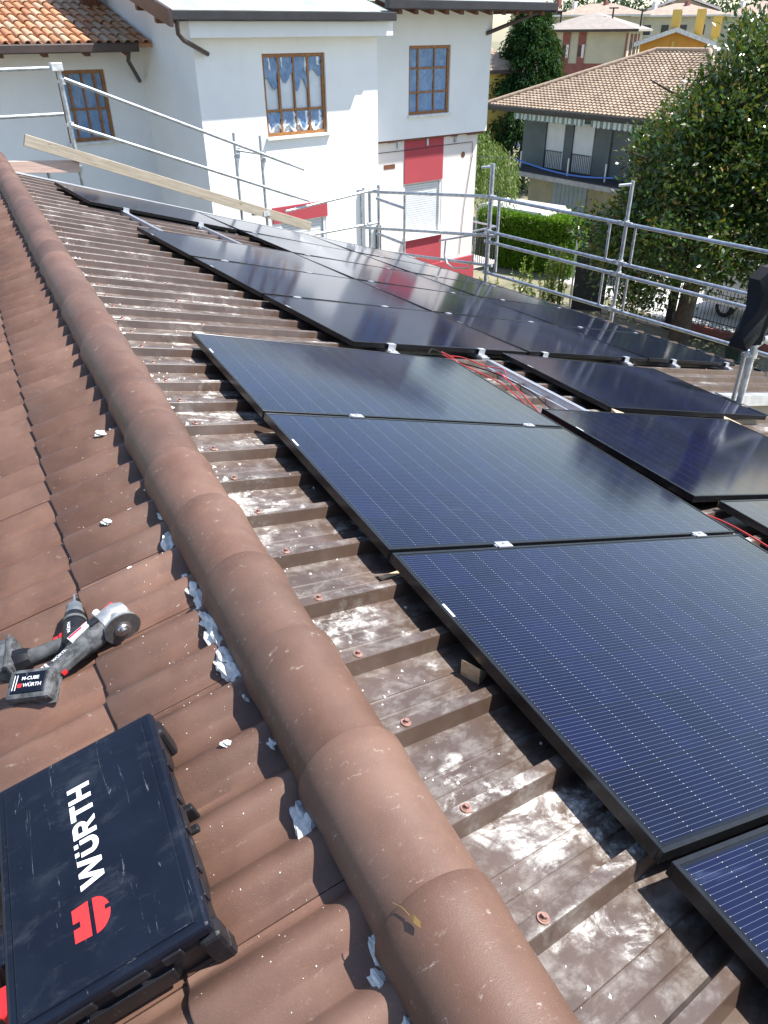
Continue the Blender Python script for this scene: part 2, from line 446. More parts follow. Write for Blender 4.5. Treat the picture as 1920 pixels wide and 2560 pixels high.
# mortar crumbs lying on both slopes (too many and too small to count)
cr = MB()
def crumb(x, y, z, r):
    i = len(cr.v); t = random.uniform(0, 6)
    for k in range(5):
        a = t + k * 1.2566; cr.v.append((x + math.cos(a) * r * random.uniform(.6, 1.2), y + math.sin(a) * r * random.uniform(.6, 1.2), z - .001))
    cr.v.append((x + random.uniform(-.3, .3) * r, y + random.uniform(-.3, .3) * r, z + r * .8))
    for k in range(5): cr.f.append((i + k, i + (k + 1) % 5, i + 5)); cr.mi.append(0)
def tile_z(x, y):
    yy = (y + 1.05) % .298; f = ((-.008 - x) % .322)
    xl = x + 0
    k = math.floor((-.008 - x) / .322) + 1
    xs_ = -.008 - k * .322
    return zl(xs_) + .020 + (x - xs_) * math.tan(rad(12.1)) + roll(yy)
for _ in range(520):
    y = random.uniform(.2, 4.5); x = .26 - abs(random.gauss(0, .22))
    if x < -.6: continue
    crumb(x, y, tile_z(x, y), random.choice((.0007, .0009, .0012, .0014, .002)))
def rib_h(q):
    d = ((q - .17 + .125) % .25) - .125; d = abs(d)
    return .040 if d < .0145 else (0 if d > .029 else .04 * (.029 - d) / .0145)
for _ in range(520):
    y = random.uniform(.1, 7.5); x = .51 + abs(random.gauss(0, .16))
    p, q = PQ(x, y); h = rib_h(q)
    if .002 < h < .036: continue
    v = S(p, q, PAN - h); crumb(v.x, v.y, v.z, random.choice((.0015, .002, .003, .004, .006)))
for y in np.arange(2.2, 6.6, .16):
    for _ in range(5):
        x = .505 + abs(random.gauss(0, .03)); yy = y + random.uniform(-.06, .06); p, q = PQ(x, yy); h = rib_h(q)
        v = S(p, q, PAN - h); crumb(v.x, v.y, v.z + .002, random.uniform(.006, .016))
tag(cr.build('mortar_crumbs', M_MORTAR, base=(0, 2, -1.3)), 'pale crumbs and dust of mortar scattered along both sides of the ridge', 'crumbs', kind='stuff')
CH = [(.123, 2.148, .014, 'white mortar chip lying on a tile beside the ridge, level with the dry leaf speck'), (.205, 2.20, .009, 'tiny white mortar chip on a brown tile close to the ridge'), (.14, 1.90, .008, 'flat white mortar flake on a tile above the power tools'), (.19, 1.12, .010, 'white mortar chip on a tile by the far corner of the tool case'), (.21, 2.75, .018, 'larger white mortar chip at the shaded edge of the ridge')]
for x, y, r, lb in CH:
    me = lumps('mortar_chip', M_MORTAR, 1, (r, r * .8, r * .6), None)
    o = inst('mortar_chip', me, None, (x, y, tile_z(x, y) + r * .35)); tag(o, lb, 'mortar chip', 'mortar chips on the tiles')

# ------------------------------------------------------------------ solar panels
PW, PL, PT = 1.722, 1.134, .034
def mk_cells():
    g = NG('solar_cells'); v = g.coord('Object'); sx = g.n('SeparateXYZ'); g.l(v, sx.inputs[0])
    x = g.math('SUBTRACT', sx.outputs[0], .019); y = g.math('SUBTRACT', g.math('MULTIPLY', sx.outputs[1], -1.), .018)
    def line(u, pitch, half, off=0.):
        f = g.math('FRACT', g.math('DIVIDE', g.math('ADD', u, off), pitch))
        d = g.math('MULTIPLY', g.math('ABSOLUTE', g.math('SUBTRACT', f, .5)), pitch)   # distance to cell centre
        return g.math('GREATER_THAN', d, pitch / 2 - half), f
    cw, cl = .1830, .0935
    gy, fy = line(y, cw, .0012)                      # gaps between strings
    gx, fx = line(x, cl, .0010)                      # gaps between half cells
    bb, _ = line(y, .0114375, .00030, .00571875)           # bus bars along the long side
    tick = g.math('MULTIPLY', gx, line(y, .0114375, .0009, .00571875)[0])
    inside = g.math('MULTIPLY', g.math('MULTIPLY', g.math('GREATER_THAN', x, 0.), g.math('LESS_THAN', x, 1.684)), g.math('MULTIPLY', g.math('GREATER_THAN', y, 0.), g.math('LESS_THAN', y, 1.098)))
    # every cell a slightly different blue
    cx = g.n('CombineXYZ'); g.l(g.math('FLOOR', g.math('DIVIDE', x, cl)), cx.inputs[0]); g.l(g.math('FLOOR', g.math('DIVIDE', y, cw)), cx.inputs[1])
    wn = g.n('TexWhiteNoise', noise_dimensions='2D'); g.l(cx.outputs[0], wn.inputs[0])
    cell = g.mix(wn.outputs[0], (.0014, .0019, .014), (.0027, .0037, .0245))
    c = g.mix(g.math('MAXIMUM', gy, gx), cell, (.004, .004, .006))
    c = g.mix(bb, c, (.10, .115, .165))
    c = g.mix(tick, c, (.40, .42, .46))
    c = g.mix(inside, (.006, .006, .008), c)
    oi = g.n('ObjectInfo'); off = g.n('VectorMath', operation='ADD'); g.l(v, off.inputs[0])
    cc = g.n('CombineXYZ'); g.l(g.math('MULTIPLY', oi.outputs['Random'], 53.), cc.inputs[0]); g.l(cc.outputs[0], off.inputs[1])
    du = g.math('MULTIPLY', g.ramp(g.noise(g.mapping(off.outputs[0], (1.5, 2.2, 1)), 2.2, 6, .62, .6), .42, .78), .008)
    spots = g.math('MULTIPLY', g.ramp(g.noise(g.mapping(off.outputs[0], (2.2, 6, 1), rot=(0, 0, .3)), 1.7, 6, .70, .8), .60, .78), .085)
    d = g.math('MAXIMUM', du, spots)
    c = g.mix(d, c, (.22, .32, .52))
    g.set(Base_Color=c, Roughness=g.math('ADD', .095, g.math('MULTIPLY', d, 1.1)))
    g.b.inputs['IOR'].default_value = 1.5; g.b.inputs['Specular IOR Level'].default_value = .36
    return g.m
M_CELL = mk_cells()
plain('black_frame', (.022, .023, .026), .26, .5, .2, 30)
plain('white_sticker', (.75, .76, .78), .5)
fm = MB(); lip = .011
fm.box(0, PW, -lip, 0, -PT, 0); fm.box(0, PW, -PL, -PL + lip, -PT, 0)
fm.box(0, lip, -PL + lip, -lip, -PT, 0); fm.box(PW - lip, PW, -PL + lip, -lip, -PT, 0)
frame_me = fm.mesh('frame', MT['black_frame'])
gm = MB(); gm.box(lip, PW - lip, -PL + lip, -lip, -.008, -.0022)
glass_me = gm.mesh('glass', M_CELL)
st = MB(); st.box(.012, .020, -.34, -.28, -.002, -.0012)
stick_me = st.mesh('sticker', MT['white_sticker'])
bs = MB(); bs.box(lip, PW - lip, -PL + lip, -lip, -.0125, -.0085)
back_me = bs.mesh('backsheet', MT['black_frame'])
def panel(o, ex, ey, label, group):
    ex = ex.normalized(); ez = ex.cross(ey).normalized(); ey = ez.cross(ex)
    t = thing('solar_module', o, label, 'solar panel', group)
    m = Matrix.Identity(4)
    for i in range(3): m[i][0], m[i][1], m[i][2], m[i][3] = ex[i], ey[i], ez[i], o[i]
    t.matrix_world = m
    f = inst('frame', frame_me, t); bev(f, .0012, 1)
    inst('glass', glass_me, t); inst('sticker', stick_me, t); inst('backsheet', back_me, t)
    return t
VS = Vector((.96443, 0, -.26433)); NRM = Vector((.26433, 0, .96443)); D0 = 1.0679
def onA(x, y): return Vector((x, y, (-D0 - .26433 * x) / .96443))
Yd = Vector((0, 1, 0))
lab = ['farthest of the four dark panels lined up beside the ridge', 'second panel of the row beside the ridge, its glass greyish blue', 'large deep blue one, third in the row beside the ridge', 'deep blue panel cut off at the bottom right corner']
for i in range(4):
    panel(onA(.878, 3.982 - 1.154 * i), VS, Yd, 'solar panel, ' + lab[i], 'panels in the row beside the ridge')
def rotp(x, y, deg, label):
    a = rad(deg); ex = SX(x + math.cos(a), y + math.sin(a)) - SX(x, y); ey = SX(x - math.sin(a) * .5, y + math.cos(a) * .5) - SX(x, y)
    o = SX(x, y); panel(o, ex, ey, label, 'panels of the right hand row')
rotp(3.225, 4.375, 2.0, 'dark solar panel lying by the aluminium rail, just before the far array')
rotp(2.625, 3.135, 0.2, 'dark solar panel at the right edge, between the rail and the red cables')
rotp(2.745, 1.950, 0.0, 'solar panel at the right edge of which only a dark corner shows')
P0B, Q0B, WB = 2.682, 3.773, 1.742 * .9615
rows = ['nearest', 'second', 'third', 'fourth', 'farthest']; cols = ['left', 'middle', 'right']
for r in range(5):
    for c in range(3):
        if r == 3 and c == 0: continue
        p, q = P0B + c * WB, Q0B + 1.154 * r + 1.134
        o = S(p, q); ex = S(p + 1, q - .5) - S(p, q - .5); ey = S(p + .8, q) - S(p + .8, q - 1)
        panel(o, ex, ey, 'solar panel of the far array, %s row, %s column' % (rows[r], cols[c]), 'panels of the far array')

# mounting rails
def rail(a, b, label, up):
    mb = MB(); a, b = Vector(a), Vector(b); d = (b - a).normalized(); sd = d.cross(up).normalized()
    prof = [(-.02, -.04), (.02, -.04), (.02, 0), (.008, 0), (.008, -.012), (-.008, -.012), (-.008, 0), (-.02, 0)]
    mb.sweep(prof, a, b, sd, up)
    tag(mb.build('mounting_rail', MT['aluminium'], base=a), label, 'rail', 'aluminium mounting rails')
upA = NRM
rail(SX(2.985, 4.20, .020), SX(3.035, 2.95, .020), 'aluminium mounting rail lying open beside the red cables', upA)
rail(SX(2.945, 4.15, .058), SX(2.995, 2.95, .058), 'narrow aluminium rail strip on the left of the open rail', upA)
for x, nm in ((1.31, 'left'), (2.30, 'right')):
    rail(onA(x, 4.06) - NRM * .036, onA(x, -.75) - NRM * .036, 'aluminium mounting rail under the %s side of the row beside the ridge' % nm, upA)
for p, a, b, nm in ((2.97, -.05, 3.55, 'first'), (3.81, -.05, 3.55, 'second'), (4.53, -.05, 5.75, 'third'), (5.65, -.05, 5.75, 'fourth'), (6.44, -.05, 5.75, 'fifth'), (7.48, -.05, 5.75, 'sixth')):
    for k in range(1):
        rail(S(p, Q0B + a, .036), S(p, Q0B + b, .036), 'aluminium mounting rail under the far array, %s from the ridge' % nm, upA)
rail(S(3.00, 8.62, .030), S(3.00, 7.30, .030), 'bright aluminium rail in the gap of the far array, nearer the ridge', upA)
rail(S(3.86, 8.60, .030), S(3.86, 7.28, .030), 'bright aluminium rail in the gap of the far array, farther from the ridge', upA)

# clamps
cm = MB(); cm.box(-.030, .030, -.016, .016, 0, .004); cm.box(-.036, .036, -.008, .008, -.03, 0)
cm.tube([(0, 0, .004), (0, 0, .010)], .0065, 6)
clamp_me = cm.mesh('panel_clamp', MT['aluminium'])
em = MB(); em.box(-.032, .032, -.016, .012, 0, .0045); em.box(-.032, .032, -.022, -.0165, -.036, .0045); em.box(-.032, .032, -.055, -.022, -.040, -.034)
em.tube([(0, -.038, -.034), (0, -.038, -.024)], .008, 6); em.box(-.04, .04, -.075, -.01, -.058, -.041)
end_me = em.mesh('end_clamp', MT['aluminium'])
def place(me, name, o, ex, ey, label, group):
    ex = ex.normalized(); ez = ex.cross(ey).normalized(); ey = ez.cross(ex); m = Matrix.Identity(4)
    for i in range(3): m[i][0], m[i][1], m[i][2], m[i][3] = ex[i], ey[i], ez[i], o[i]
    t = inst(name, me, mat4=m); tag(t, label, 'clamp', group); return t
for i in (1, 2, 3):
    for x, nm in ((1.31, 'left'), (2.30, 'right')):
        place(clamp_me, 'panel_clamp', onA(x, 3.982 - 1.154 * i + .010) + NRM * .0006, VS, Yd, '%s silver clamp across the %s gap of the row beside the ridge' % (nm, ['', 'farthest', 'middle', 'nearest'][i]), 'mid clamps between panels')
ORD = ['first', 'second', 'third', 'fourth', 'fifth', 'sixth']
PC = (2.97, 3.81, 4.53, 5.65, 6.44, 7.48)
for r in (1, 2, 3, 4):
    for k, p in enumerate(PC):
        if r in (3, 4) and k < 2: continue
        q = Q0B + 1.154 * r - .010
        place(clamp_me, 'panel_clamp', S(p, q) + Vector((0, 0, .0008)), S(p + 1, q) - S(p, q), S(p, q + 1) - S(p, q), 'silver clamp of the far array, %s gap, %s clamp from the ridge' % (['', 'nearest', 'second', 'third', 'farthest'][r], ORD[k]), 'mid clamps between panels')
for k, p in enumerate(PC):
    q = Q0B
    place(end_me, 'end_clamp', S(p, q) + Vector((0, 0, .0008)), S(p + 1, q) - S(p, q), S(p, q + 1) - S(p, q), '%s silver end clamp from the ridge, near edge of the far array' % ORD[k], 'end clamps of the far array')
for k, p in enumerate((3.03, 3.86)):
    q = Q0B + 1.154 * 4
    place(end_me, 'end_clamp', S(p, q) + Vector((0, 0, .0008)), S(p + 1, q) - S(p, q), S(p, q + 1) - S(p, q), 'end clamp at the head of the %s rail in the gap of the far array' % ('first', 'second')[k], 'end clamps of the far array')

# solar cables
plain('red_cable', (.48, .035, .03), .45, 0, .15, 20)
plain('black_cable', (.012, .012, .013), .45, 0, .15, 20)
def cable(pts, r, mat, label):
    P = [SX(x, y, PAN - .045 - z) for x, y, z in pts]; out = []
    for i in range(len(P) - 1):
        p0, p1, p2, p3 = P[max(i - 1, 0)], P[i], P[i + 1], P[min(i + 2, len(P) - 1)]
        for k in range(6):
            t = k / 6
            out.append(.5 * ((2 * p1) + (-p0 + p2) * t + (2 * p0 - 5 * p1 + 4 * p2 - p3) * t * t + (-p0 + 3 * p1 - 3 * p2 + p3) * t ** 3))
    out.append(P[-1]); mb = MB(); mb.tube(out, r, 6)
    tag(mb.build('solar_cable', MT[mat], base=P[0], smooth=60), label, 'cable')
cable([(2.66, 4.22, .02), (2.75, 4.18, .03), (2.86, 4.05, .02), (2.93, 3.95, .035), (2.86, 3.80, .01), (2.78, 3.6, .02), (2.70, 3.35, .01), (2.62, 3.12, .0), (2.50, 2.9, -.02), (2.48, 2.3, -.02), (2.56, 1.95, .01), (2.62, 1.75, .02), (2.63, 1.4, .01), (2.6, 1.0, .01)], .0040, 'red_cable', 'long red solar cable running along the gap beside the ridge row')
cable([(2.60, 4.20, .03), (2.615, 3.95, .035), (2.68, 3.70, .03), (2.66, 3.50, .03), (2.60, 3.2, .01), (2.52, 3.0, -.02), (2.48, 2.7, -.02)], .0040, 'red_cable', 'second red solar cable pressed against the edge of the ridge row')
cable([(2.60, 4.22, .045), (2.585, 4.05, .055), (2.60, 4.00, .03)], .0040, 'red_cable', 'short loop of red cable at the far corner of the ridge row')
cable([(2.82, 3.88, .03), (2.80, 3.80, .045), (2.80, 3.72, .03)], .0044, 'red_cable', 'short upright bend of red cable between panel and rail')
cable([(2.64, 4.15, .01), (2.82, 3.9, .02), (2.88, 3.6, .01), (2.80, 3.35, .02), (2.76, 3.15, .0)], .0046, 'black_cable', 'black solar cable curling beside the aluminium rail')
cable([(2.40, 4.06, .06), (2.46, 4.11, .085), (2.54, 4.10, .06)], .004, 'black_cable', 'thin black cable arching before the far array')
# wooden wedges and scraps
def mk_wood(name, a, b, rough=.7):
    g = NG(name); v = g.coord('Object')
    gr = g.noise(g.mapping(v, (1.2, 22, 22)), 3, 5, .65, .6)
    c = g.mix(g.ramp(gr, .3, .7), a, b)
    kn = g.ramp(g.noise(g.mapping(v, (2.2, 5, 5)), 2.6, 3, .5), .68, .76)
    c = g.mix(g.math('MULTIPLY', kn, .75), c, tuple(x * .45 for x in a))
    st_ = g.ramp(g.noise(v, 2.5, 4, .6), .5, .8, 0, .35)
    c = g.mix(st_, c, (.33, .31, .28))
    g.set(Base_Color=c, Roughness=rough); g.bump(gr, .25, .003); MT[name] = g.m; return g.m
mk_wood('pale_wood', (.50, .34, .19), (.68, .52, .33))
mk_wood('plank_wood', (.33, .27, .195), (.48, .42, .33))
mk_wood('pink_plank', (.50, .33, .27), (.66, .50, .42))
def wedge(x, y, z, L, W, H, rz, label, mat='pale_wood'):
    o = SX(x, y, PAN - z); ex = Vector((math.cos(rz), math.sin(rz), -.27 * math.cos(rz))); ey = Vector((-math.sin(rz), math.cos(rz), .1))
    mb = MB(); a = ex * L; b = ey * W; u = Vector((0, 0, 1))
    mb.hexa([o, o + a, o + a + b, o + b, o + u * H, o + a + u * H * .35, o + a + b + u * H * .35, o + b + u * H])
    tag(mb.build('wood_wedge', MT[mat], base=o), label, 'wood')
wedge(3.24, 3.17, .055, .10, .05, .03, -.2, 'pale wooden wedge at the near corner of the panel by the rail')
wedge(4.25, 3.15, .055, .12, .04, .035, -.8, 'pale wooden strip under the right edge of the right hand panel')
wedge(4.78, 4.40, .045, .12, .03, .035, -.7, 'thin pale wooden strip at the far edge of the panel by the rail')
wedge(.865, 1.16, .0, .045, .055, .055, .5, 'small wooden offcut standing on the metal at the panel edge', 'pale_wood')
wedge(.84, 1.66, .004, .10, .018, .008, .35, 'thin wooden stick poking out from under the panel edge', 'pale_wood')
wedge(2.80, 1.96, .03, .05, .03, .04, .2, 'wood scrap in the dark gap beside the red cable', 'pale_wood')

# ------------------------------------------------------------------ scaffolding
def W(p, q, z): return Vector((p * CP - q * SP, p * SP + q * CP, z))
TR = .0242
def scaffold(name, base, label):
    return thing(name, base, label, 'scaffold')
def pole(t, a, b, name='rail', r=TR, mat='galvanised', flat=False):
    mb = MB(); a, b = Vector(a), Vector(b)
    mb.tube([a, b], r, 12)
    o = mb.build(name, MT[mat], t, smooth=50); return o
def coupler(t, p, axis=(0, 0, 1)):
    mb = MB(); a = Vector(axis).normalized(); p = Vector(p)
    mb.tube([p - a * .035, p + a * .035], .034, 10)
    sd = a.cross(Vector((.3, .9, .2))).normalized()
    mb.obox(p + sd * .045, sd * .018, a * .022, sd.cross(a) * .022)
    mb.tube([p + sd * .045 - sd.cross(a) * .045, p + sd * .045 + sd.cross(a) * .04], .007, 6)
    mb.build('coupler', MT['galv_worn'], t, smooth=40)
sc1 = scaffold('gable_scaffold', W(5, 11.6, GZ), 'galvanised scaffold guard rails sloping along the far gable in front of the white house')
q = 11.6
pole(sc1, W(3.665, q, -7.5), W(3.63, q, -.33), 'post', .030)
pole(sc1, W(3.22, q + .04, -7.5), W(3.22, q + .04, -1.5), 'post', .028)
pole(sc1, W(3.66, q - .05, -.47), W(6.97, q - .05, -1.775))
pole(sc1, W(3.63, q - .05, -1.01), W(7.04, q - .05, -2.28))
pole(sc1, W(1.2, q - .02, -.36), W(3.60, q - .02, -.345))
pole(sc1, W(1.0, q - .02, -.86), W(3.57, q - .02, -.875))
for (a, b) in (((6.99, -1.783), (7.27, -1.893)), ((7.06, -2.287), (7.34, -2.39))):
    pole(sc1, W(a[0], q - .05, a[1]), W(b[0], q - .05, b[1]), 'rail_end', .019)
for p, z0 in ((6.12, -1.28), (6.58, -1.35)):
    pole(sc1, W(p, q + .1, -7.5), W(p, q + .1, z0), 'post', .022)
    coupler(sc1, W(p, q + .02, -1.60 - .2 * (p - 6.12)))
    gs = MB(); gs.prism([W(p + .02, q + .1, z0 - .22), W(p + .10, q + .1, z0 - .22), W(p + .02, q + .1, z0 - .55)], E_DIR * .012); gs.build('gusset', MT['galvanised'], sc1)
pole(sc1, W(6.12, q + .1, -1.52), W(6.6, q + .1, -1.62), 'brace', .018)
for z in (-.345, -.50, -1.01, -1.55): coupler(sc1, W(3.645, q - .03, z))
hd = MB(); hd.obox(W(3.60, q - .02, -.335), R_DIR * .075, E_DIR * .05, (0, 0, .05)); hd.build('rail_head', MT['galv_worn'], sc1, bevel=.01)
for z, z2 in ((-2.50, -2.36), (-2.95, -2.94)):
    pole(sc1, W(6.9, q, z - .01), W(8.85, q, z2))
bk = MB(); bk.obox(W(6.45, q - .1, -2.47), R_DIR * .06, E_DIR * .05, (0, 0, .04)); bk.tube([W(6.2, q - .1, -2.46), W(6.62, q - .1, -2.49)], .02, 8); bk.build('bracket', MT['galv_worn'], sc1)

sc2 = scaffold('eave_scaffold', W(8.8, 6.5, GZ), 'galvanised tube scaffold with four rails standing outside the right hand eave')
P8 = 8.8
for qq, zt in ((8.70, -1.65), (6.21, -1.60), (3.55, -1.7)):
    pole(sc2, W(P8, qq, GZ), W(P8, qq, zt), 'post', .0242 if qq < 8 else .034)
    pole(sc2, W(P8 - .02, qq, zt - .035), W(P8 - .14, qq + .10, zt - .05), 'hook', .018)
    for z in (-2.11, -2.61, -2.76, -3.235): coupler(sc2, W(P8, qq, z))
for z in (-2.11, -2.61, -2.76, -3.235):
    for a, b in ((8.62, 6.30), (6.12, 3.62), (3.48, 1.0)):
        pole(sc2, W(P8 - .04, a, z), W(P8 - .04, b, z))
        for e, sgn in ((a, -1), (b, 1)):
            fe = MB(); fe.obox(W(P8 - .04, e - sgn * .03, z), E_DIR * .055, R_DIR * .010, (0, 0, .028)); fe.build('rail_end', MT['galv_worn'], sc2, bevel=.004)
for qq in (6.43, 6.03):
    for z0, z1 in ((-2.13, -2.59), (-2.78, -3.21)): pole(sc2, W(P8 - .04, qq, z0), W(P8 - .04, qq, z1), 'stay', .017)
pole(sc2, W(P8, 8.50, -3.2), W(P8, 8.52, -2.10), 'stay', .024)
# far return of the eave scaffold
for a, b in (((12.17, -2.47), (8.6, -2.10)), ((12.18, -3.11), (8.54, -2.66)), ((12.06, -3.49), (8.58, -3.12))):
    pole(sc2, W(P8, a[0], a[1]), W(P8, b[0], b[1]))
for qq, z0, rr in ((11.59, -2.30, .026), (10.78, -2.36, .022), (11.86, -2.45, .03), (12.13, -2.5, .022)):
    pole(sc2, W(P8 + (.05 if qq > 11 else 0), qq, GZ), W(P8 + (.05 if qq > 11 else 0), qq, z0), 'post', rr)
for z in (-2.55, -3.15):
    pole(sc2, W(P8, 11.58, z + .03), W(P8, 10.79, z - .02), 'brace', .025)
hb_ = [W(P8 - .1, 9.73, -2.92), W(P8 - .1, 8.66, -2.62)]
pole(sc2, hb_[0], hb_[1], 'hand_rail', .014)
tb = MB(); tb.tube([W(P8 - .1, 9.58, -2.9), W(P8 - .1, 9.6, -3.14), W(P8 - .1, 9.52, -3.25), W(P8 - .1, 9.38, -3.30), W(P8 - .1, 9.0, -3.22), W(P8 - .1, 8.92, -3.1), W(P8 - .1, 8.9, -2.75)], .014, 8); tb.build('bent_tube', MT['galvanised'], sc2, smooth=50)
# post in the notch by the inner gutter
sc3 = scaffold('corner_scaffold', W(5.95, 2.8, GZ), 'thick scaffold standard in the roof notch at the right edge, black jacket beside it')
pole(sc3, W(5.95, 2.8, GZ), W(5.93, 2.8, -1.72), 'post', .0275, 'galv_worn')
pole(sc3, W(6.02, 2.9, GZ), W(6.02, 2.9, -1.80), 'post', .018, 'galvanised')
pole(sc3, W(5.95, 2.76, -2.08), W(6.75, 2.76, -2.42), 'brace', .026, 'galvanised')
pole(sc3, W(5.92, 2.86, -2.24), W(6.25, 2.86, -2.17), 'brace', .022, 'galvanised')
cl = MB(); cl.tube([W(5.93, 2.8, -1.83), W(5.93, 2.8, -1.70)], .036, 12); cl.build('collar', MT['galv_worn'], sc3, smooth=40)
for z in (-2.09, -2.22): coupler(sc3, W(5.95, 2.8, z))
# planks
def plank(a, b, th, hg, label, mat='plank_wood'):
    a, b = Vector(a), Vector(b); mb = MB(); d = (b - a); L = d.length
    ex = d.normalized(); sd = ex.cross(Vector((0, 0, 1))).normalized(); up = sd.cross(ex)
    mb.box(0, L, -th / 2, th / 2, -hg / 2, hg / 2)
    o = mb.build('wooden_plank', MT[mat], base=(0, 0, 0)); m = Matrix.Identity(4)
    for i in range(3): m[i][0], m[i][1], m[i][2], m[i][3] = ex[i], sd[i], up[i], a[i]
    o.matrix_world = m; bev(o, .004, 1); tag(o, label, 'plank', 'scaffold planks'); return o
plank(W(2.97, 11.48, -1.135), W(7.29, 11.48, -2.785),   .045, .145, 'long pale toe board sloping down along the gable scaffold')
plank(W(1.6, 11.53, -1.36), W(3.62, 11.53, -1.515), .045, .15, 'pinkish plank at the top left behind the end of the ridge', 'pink_plank')
plank(W(8.3, 11.3, -3.40), W(8.35, 10.2, -3.34), .03, .12, 'short weathered board at the far corner of the scaffold', 'plank_wood')
# black jacket hung over the rail
plain('black_cloth', (.008, .008, .011), .85, 0, .3, 12, .4, 40)
jk = MB()
OUT = [(5.78, -1.50), (5.70, -1.58), (5.70, -1.68), (5.67, -1.80), (5.63, -1.95), (5.615, -2.03), (5.64, -2.10), (5.70, -2.135), (5.76, -2.10), (5.83, -2.09), (5.87, -1.98), (5.90, -1.85), (5.92, -1.72), (5.93, -1.58), (5.90, -1.50)]
ring_f = [W(p, 2.74 + .04 * math.sin(i * 1.9), z) for i, (p, z) in enumerate(OUT)]
ring_b = [W(p + .01, 2.84 + .03 * math.sin(i * 1.3), z) for i, (p, z) in enumerate(OUT)]
cf = W(5.78, 2.69, -1.82); cb2 = W(5.78, 2.87, -1.82); i0 = len(jk.v)
mid = [(a * .55 + cf * .45) + E_DIR * (-.02 + .03 * math.sin(i * 2.4)) for i, a in enumerate(ring_f)]
jk.v += [tuple(x) for x in ring_f + mid + [cf] + ring_b + [cb2]]; n = len(OUT)
for k in range(n):
    k2 = (k + 1) % n
    jk.f += [(k, k2, n + k2, n + k), (n + k, n + k2, 2 * n), (2 * n + 1 + k, 2 * n + 1 + k2, k2, k), (3 * n + 1, 2 * n + 1 + k2, 2 * n + 1 + k)]; jk.mi += [0] * 4
jo = jk.build('jacket', MT['black_cloth'], base=W(5.8, 2.7, -1.8), smooth=28)
tag(jo, 'black jacket hanging on the scaffold at the right edge', 'jacket')

# ------------------------------------------------------------------ white house (own axes u along the front, d into depth)
PH = rad(11.5); UW = Vector((math.cos(PH), math.sin(PH), 0)); DW = Vector((-math.sin(PH), math.cos(PH), 0))
def H(u, d, z): return UW * u + DW * d + Vector((0, 0, z))
def mk_plaster(name, col, stain=.25):
    g = NG(name); v = g.coord('Object')
    c = g.mix(g.ramp(g.noise(v, .9, 5, .6), .3, .7), tuple(x * .93 for x in col), col)
    s1 = g.math('MULTIPLY', g.ramp(g.noise(g.mapping(v, (1.6, 1.6, .35)), 1.6, 5, .65), .56, .8), stain)
    c = g.mix(s1, c, tuple(x * .72 for x in col))
    g.set(Base_Color=c, Roughness=.9); g.b.inputs['Specular IOR Level'].default_value = .2
    g.bump(g.noise(v, 26, 5, .6), .18, .01); MT[name] = g.m; return g.m
mk_plaster('white_plaster', (.81, .82, .83), .25)
mk_plaster('old_plaster', (.74, .68, .65), .35)
mk_plaster('red_plaster', (.40, .070, .085), .25)
plain('window_wood', (.30, .125, .035), .5, 0, .35, 18, .2, 70)
plain('fascia_brown', (.055, .036, .032), .45, 0, .3, 4)
plain('fascia_dark', (.022, .021, .026), .38, 0, .3, 4)
plain('rafter_wood', (.15, .055, .025), .6, 0, .35, 14)
plain('pipe_brown', (.075, .055, .048), .4, .2, .2, 8)
plain('membrane', (.30, .335, .30), .85, 0, .25, 2.2, .2, 60)
plain('white_board', (.62, .68, .74), .6, 0, .08, 4)
plain('shutter_white', (.66, .68, .70), .5, 0, .06, 3)
plain('sill_stone', (.72, .72, .70), .7, 0, .15, 5)
plain('dark_iron', (.02, .022, .025), .5, .3, .3, 10)
plain('dark_pipe', (.02, .022, .028), .4, 0, .2, 10)
def mk_film():
    g = NG('blue_film'); v = g.coord('Object')
    c = g.mix(g.ramp(g.noise(v, 3, 5, .65, 1.0),   .25, .8), (.14, .25, .44), (.25, .38, .58))
    g.set(Base_Color=c, Roughness=.22); g.bump(g.noise(g.mapping(v, (4, 4, 2.2)), 3, 5, .6, 1.2), .8, .05); MT['blue_film'] = g.m
mk_film()
plain('white_film', (.70, .75, .82), .3, 0, .15, 5, .6, 14)
wh = thing('white_house', H(11, 17, GZ), 'large white plastered house under renovation with wooden windows and red panels', 'house')
def wallholes(mb, u0, u1, z0, z1, d, holes, dep=.14, fr=None):
    us = sorted({u0, u1} | {x for h in holes for x in h[:2]}); zs = sorted({z0, z1} | {x for h in holes for x in h[2:4]})
    for a, b in zip(us[:-1], us[1:]):
        for c, e in zip(zs[:-1], zs[1:]):
            if any(h[0] <= a and b <= h[1] and h[2] <= c and e <= h[3] for h in holes): continue
            mb.quad(H(a, d, c), H(b, d, c), H(b, d, e), H(a, d, e))
    for a, b, c, e in [h[:4] for h in holes]:
        D = d + dep
        mb.quad(H(a, d, c), H(a, d, e), H(a, D, e), H(a, D, c)); mb.quad(H(b, d, c), H(b, D, c), H(b, D, e), H(b, d, e))
        mb.quad(H(a, d, e), H(b, d, e), H(b, D, e), H(a, D, e)); mb.quad(H(a, d, c), H(a, D, c), H(b, D, c), H(b, d, c))
        mb.quad(H(a, D, c), H(b, D, c), H(b, D, e), H(a, D, e))
def hbox(mb, u0, u1, d0, d1, z0, z1):
    return mb.hexa([H(u0, d0, z0), H(u1, d0, z0), H(u1, d1, z0), H(u0, d1, z0), H(u0, d0, z1), H(u1, d0, z1), H(u1, d1, z1), H(u0, d1, z1)])
WIN2 = (8.95, 10.46, -1.80, -.32); WIN2L = (9.10, 10.30, -4.5, -3.5)
mb = MB(); wallholes(mb, 7.5, 11.84, -5.2, .45, 15.0, [WIN2, WIN2L])
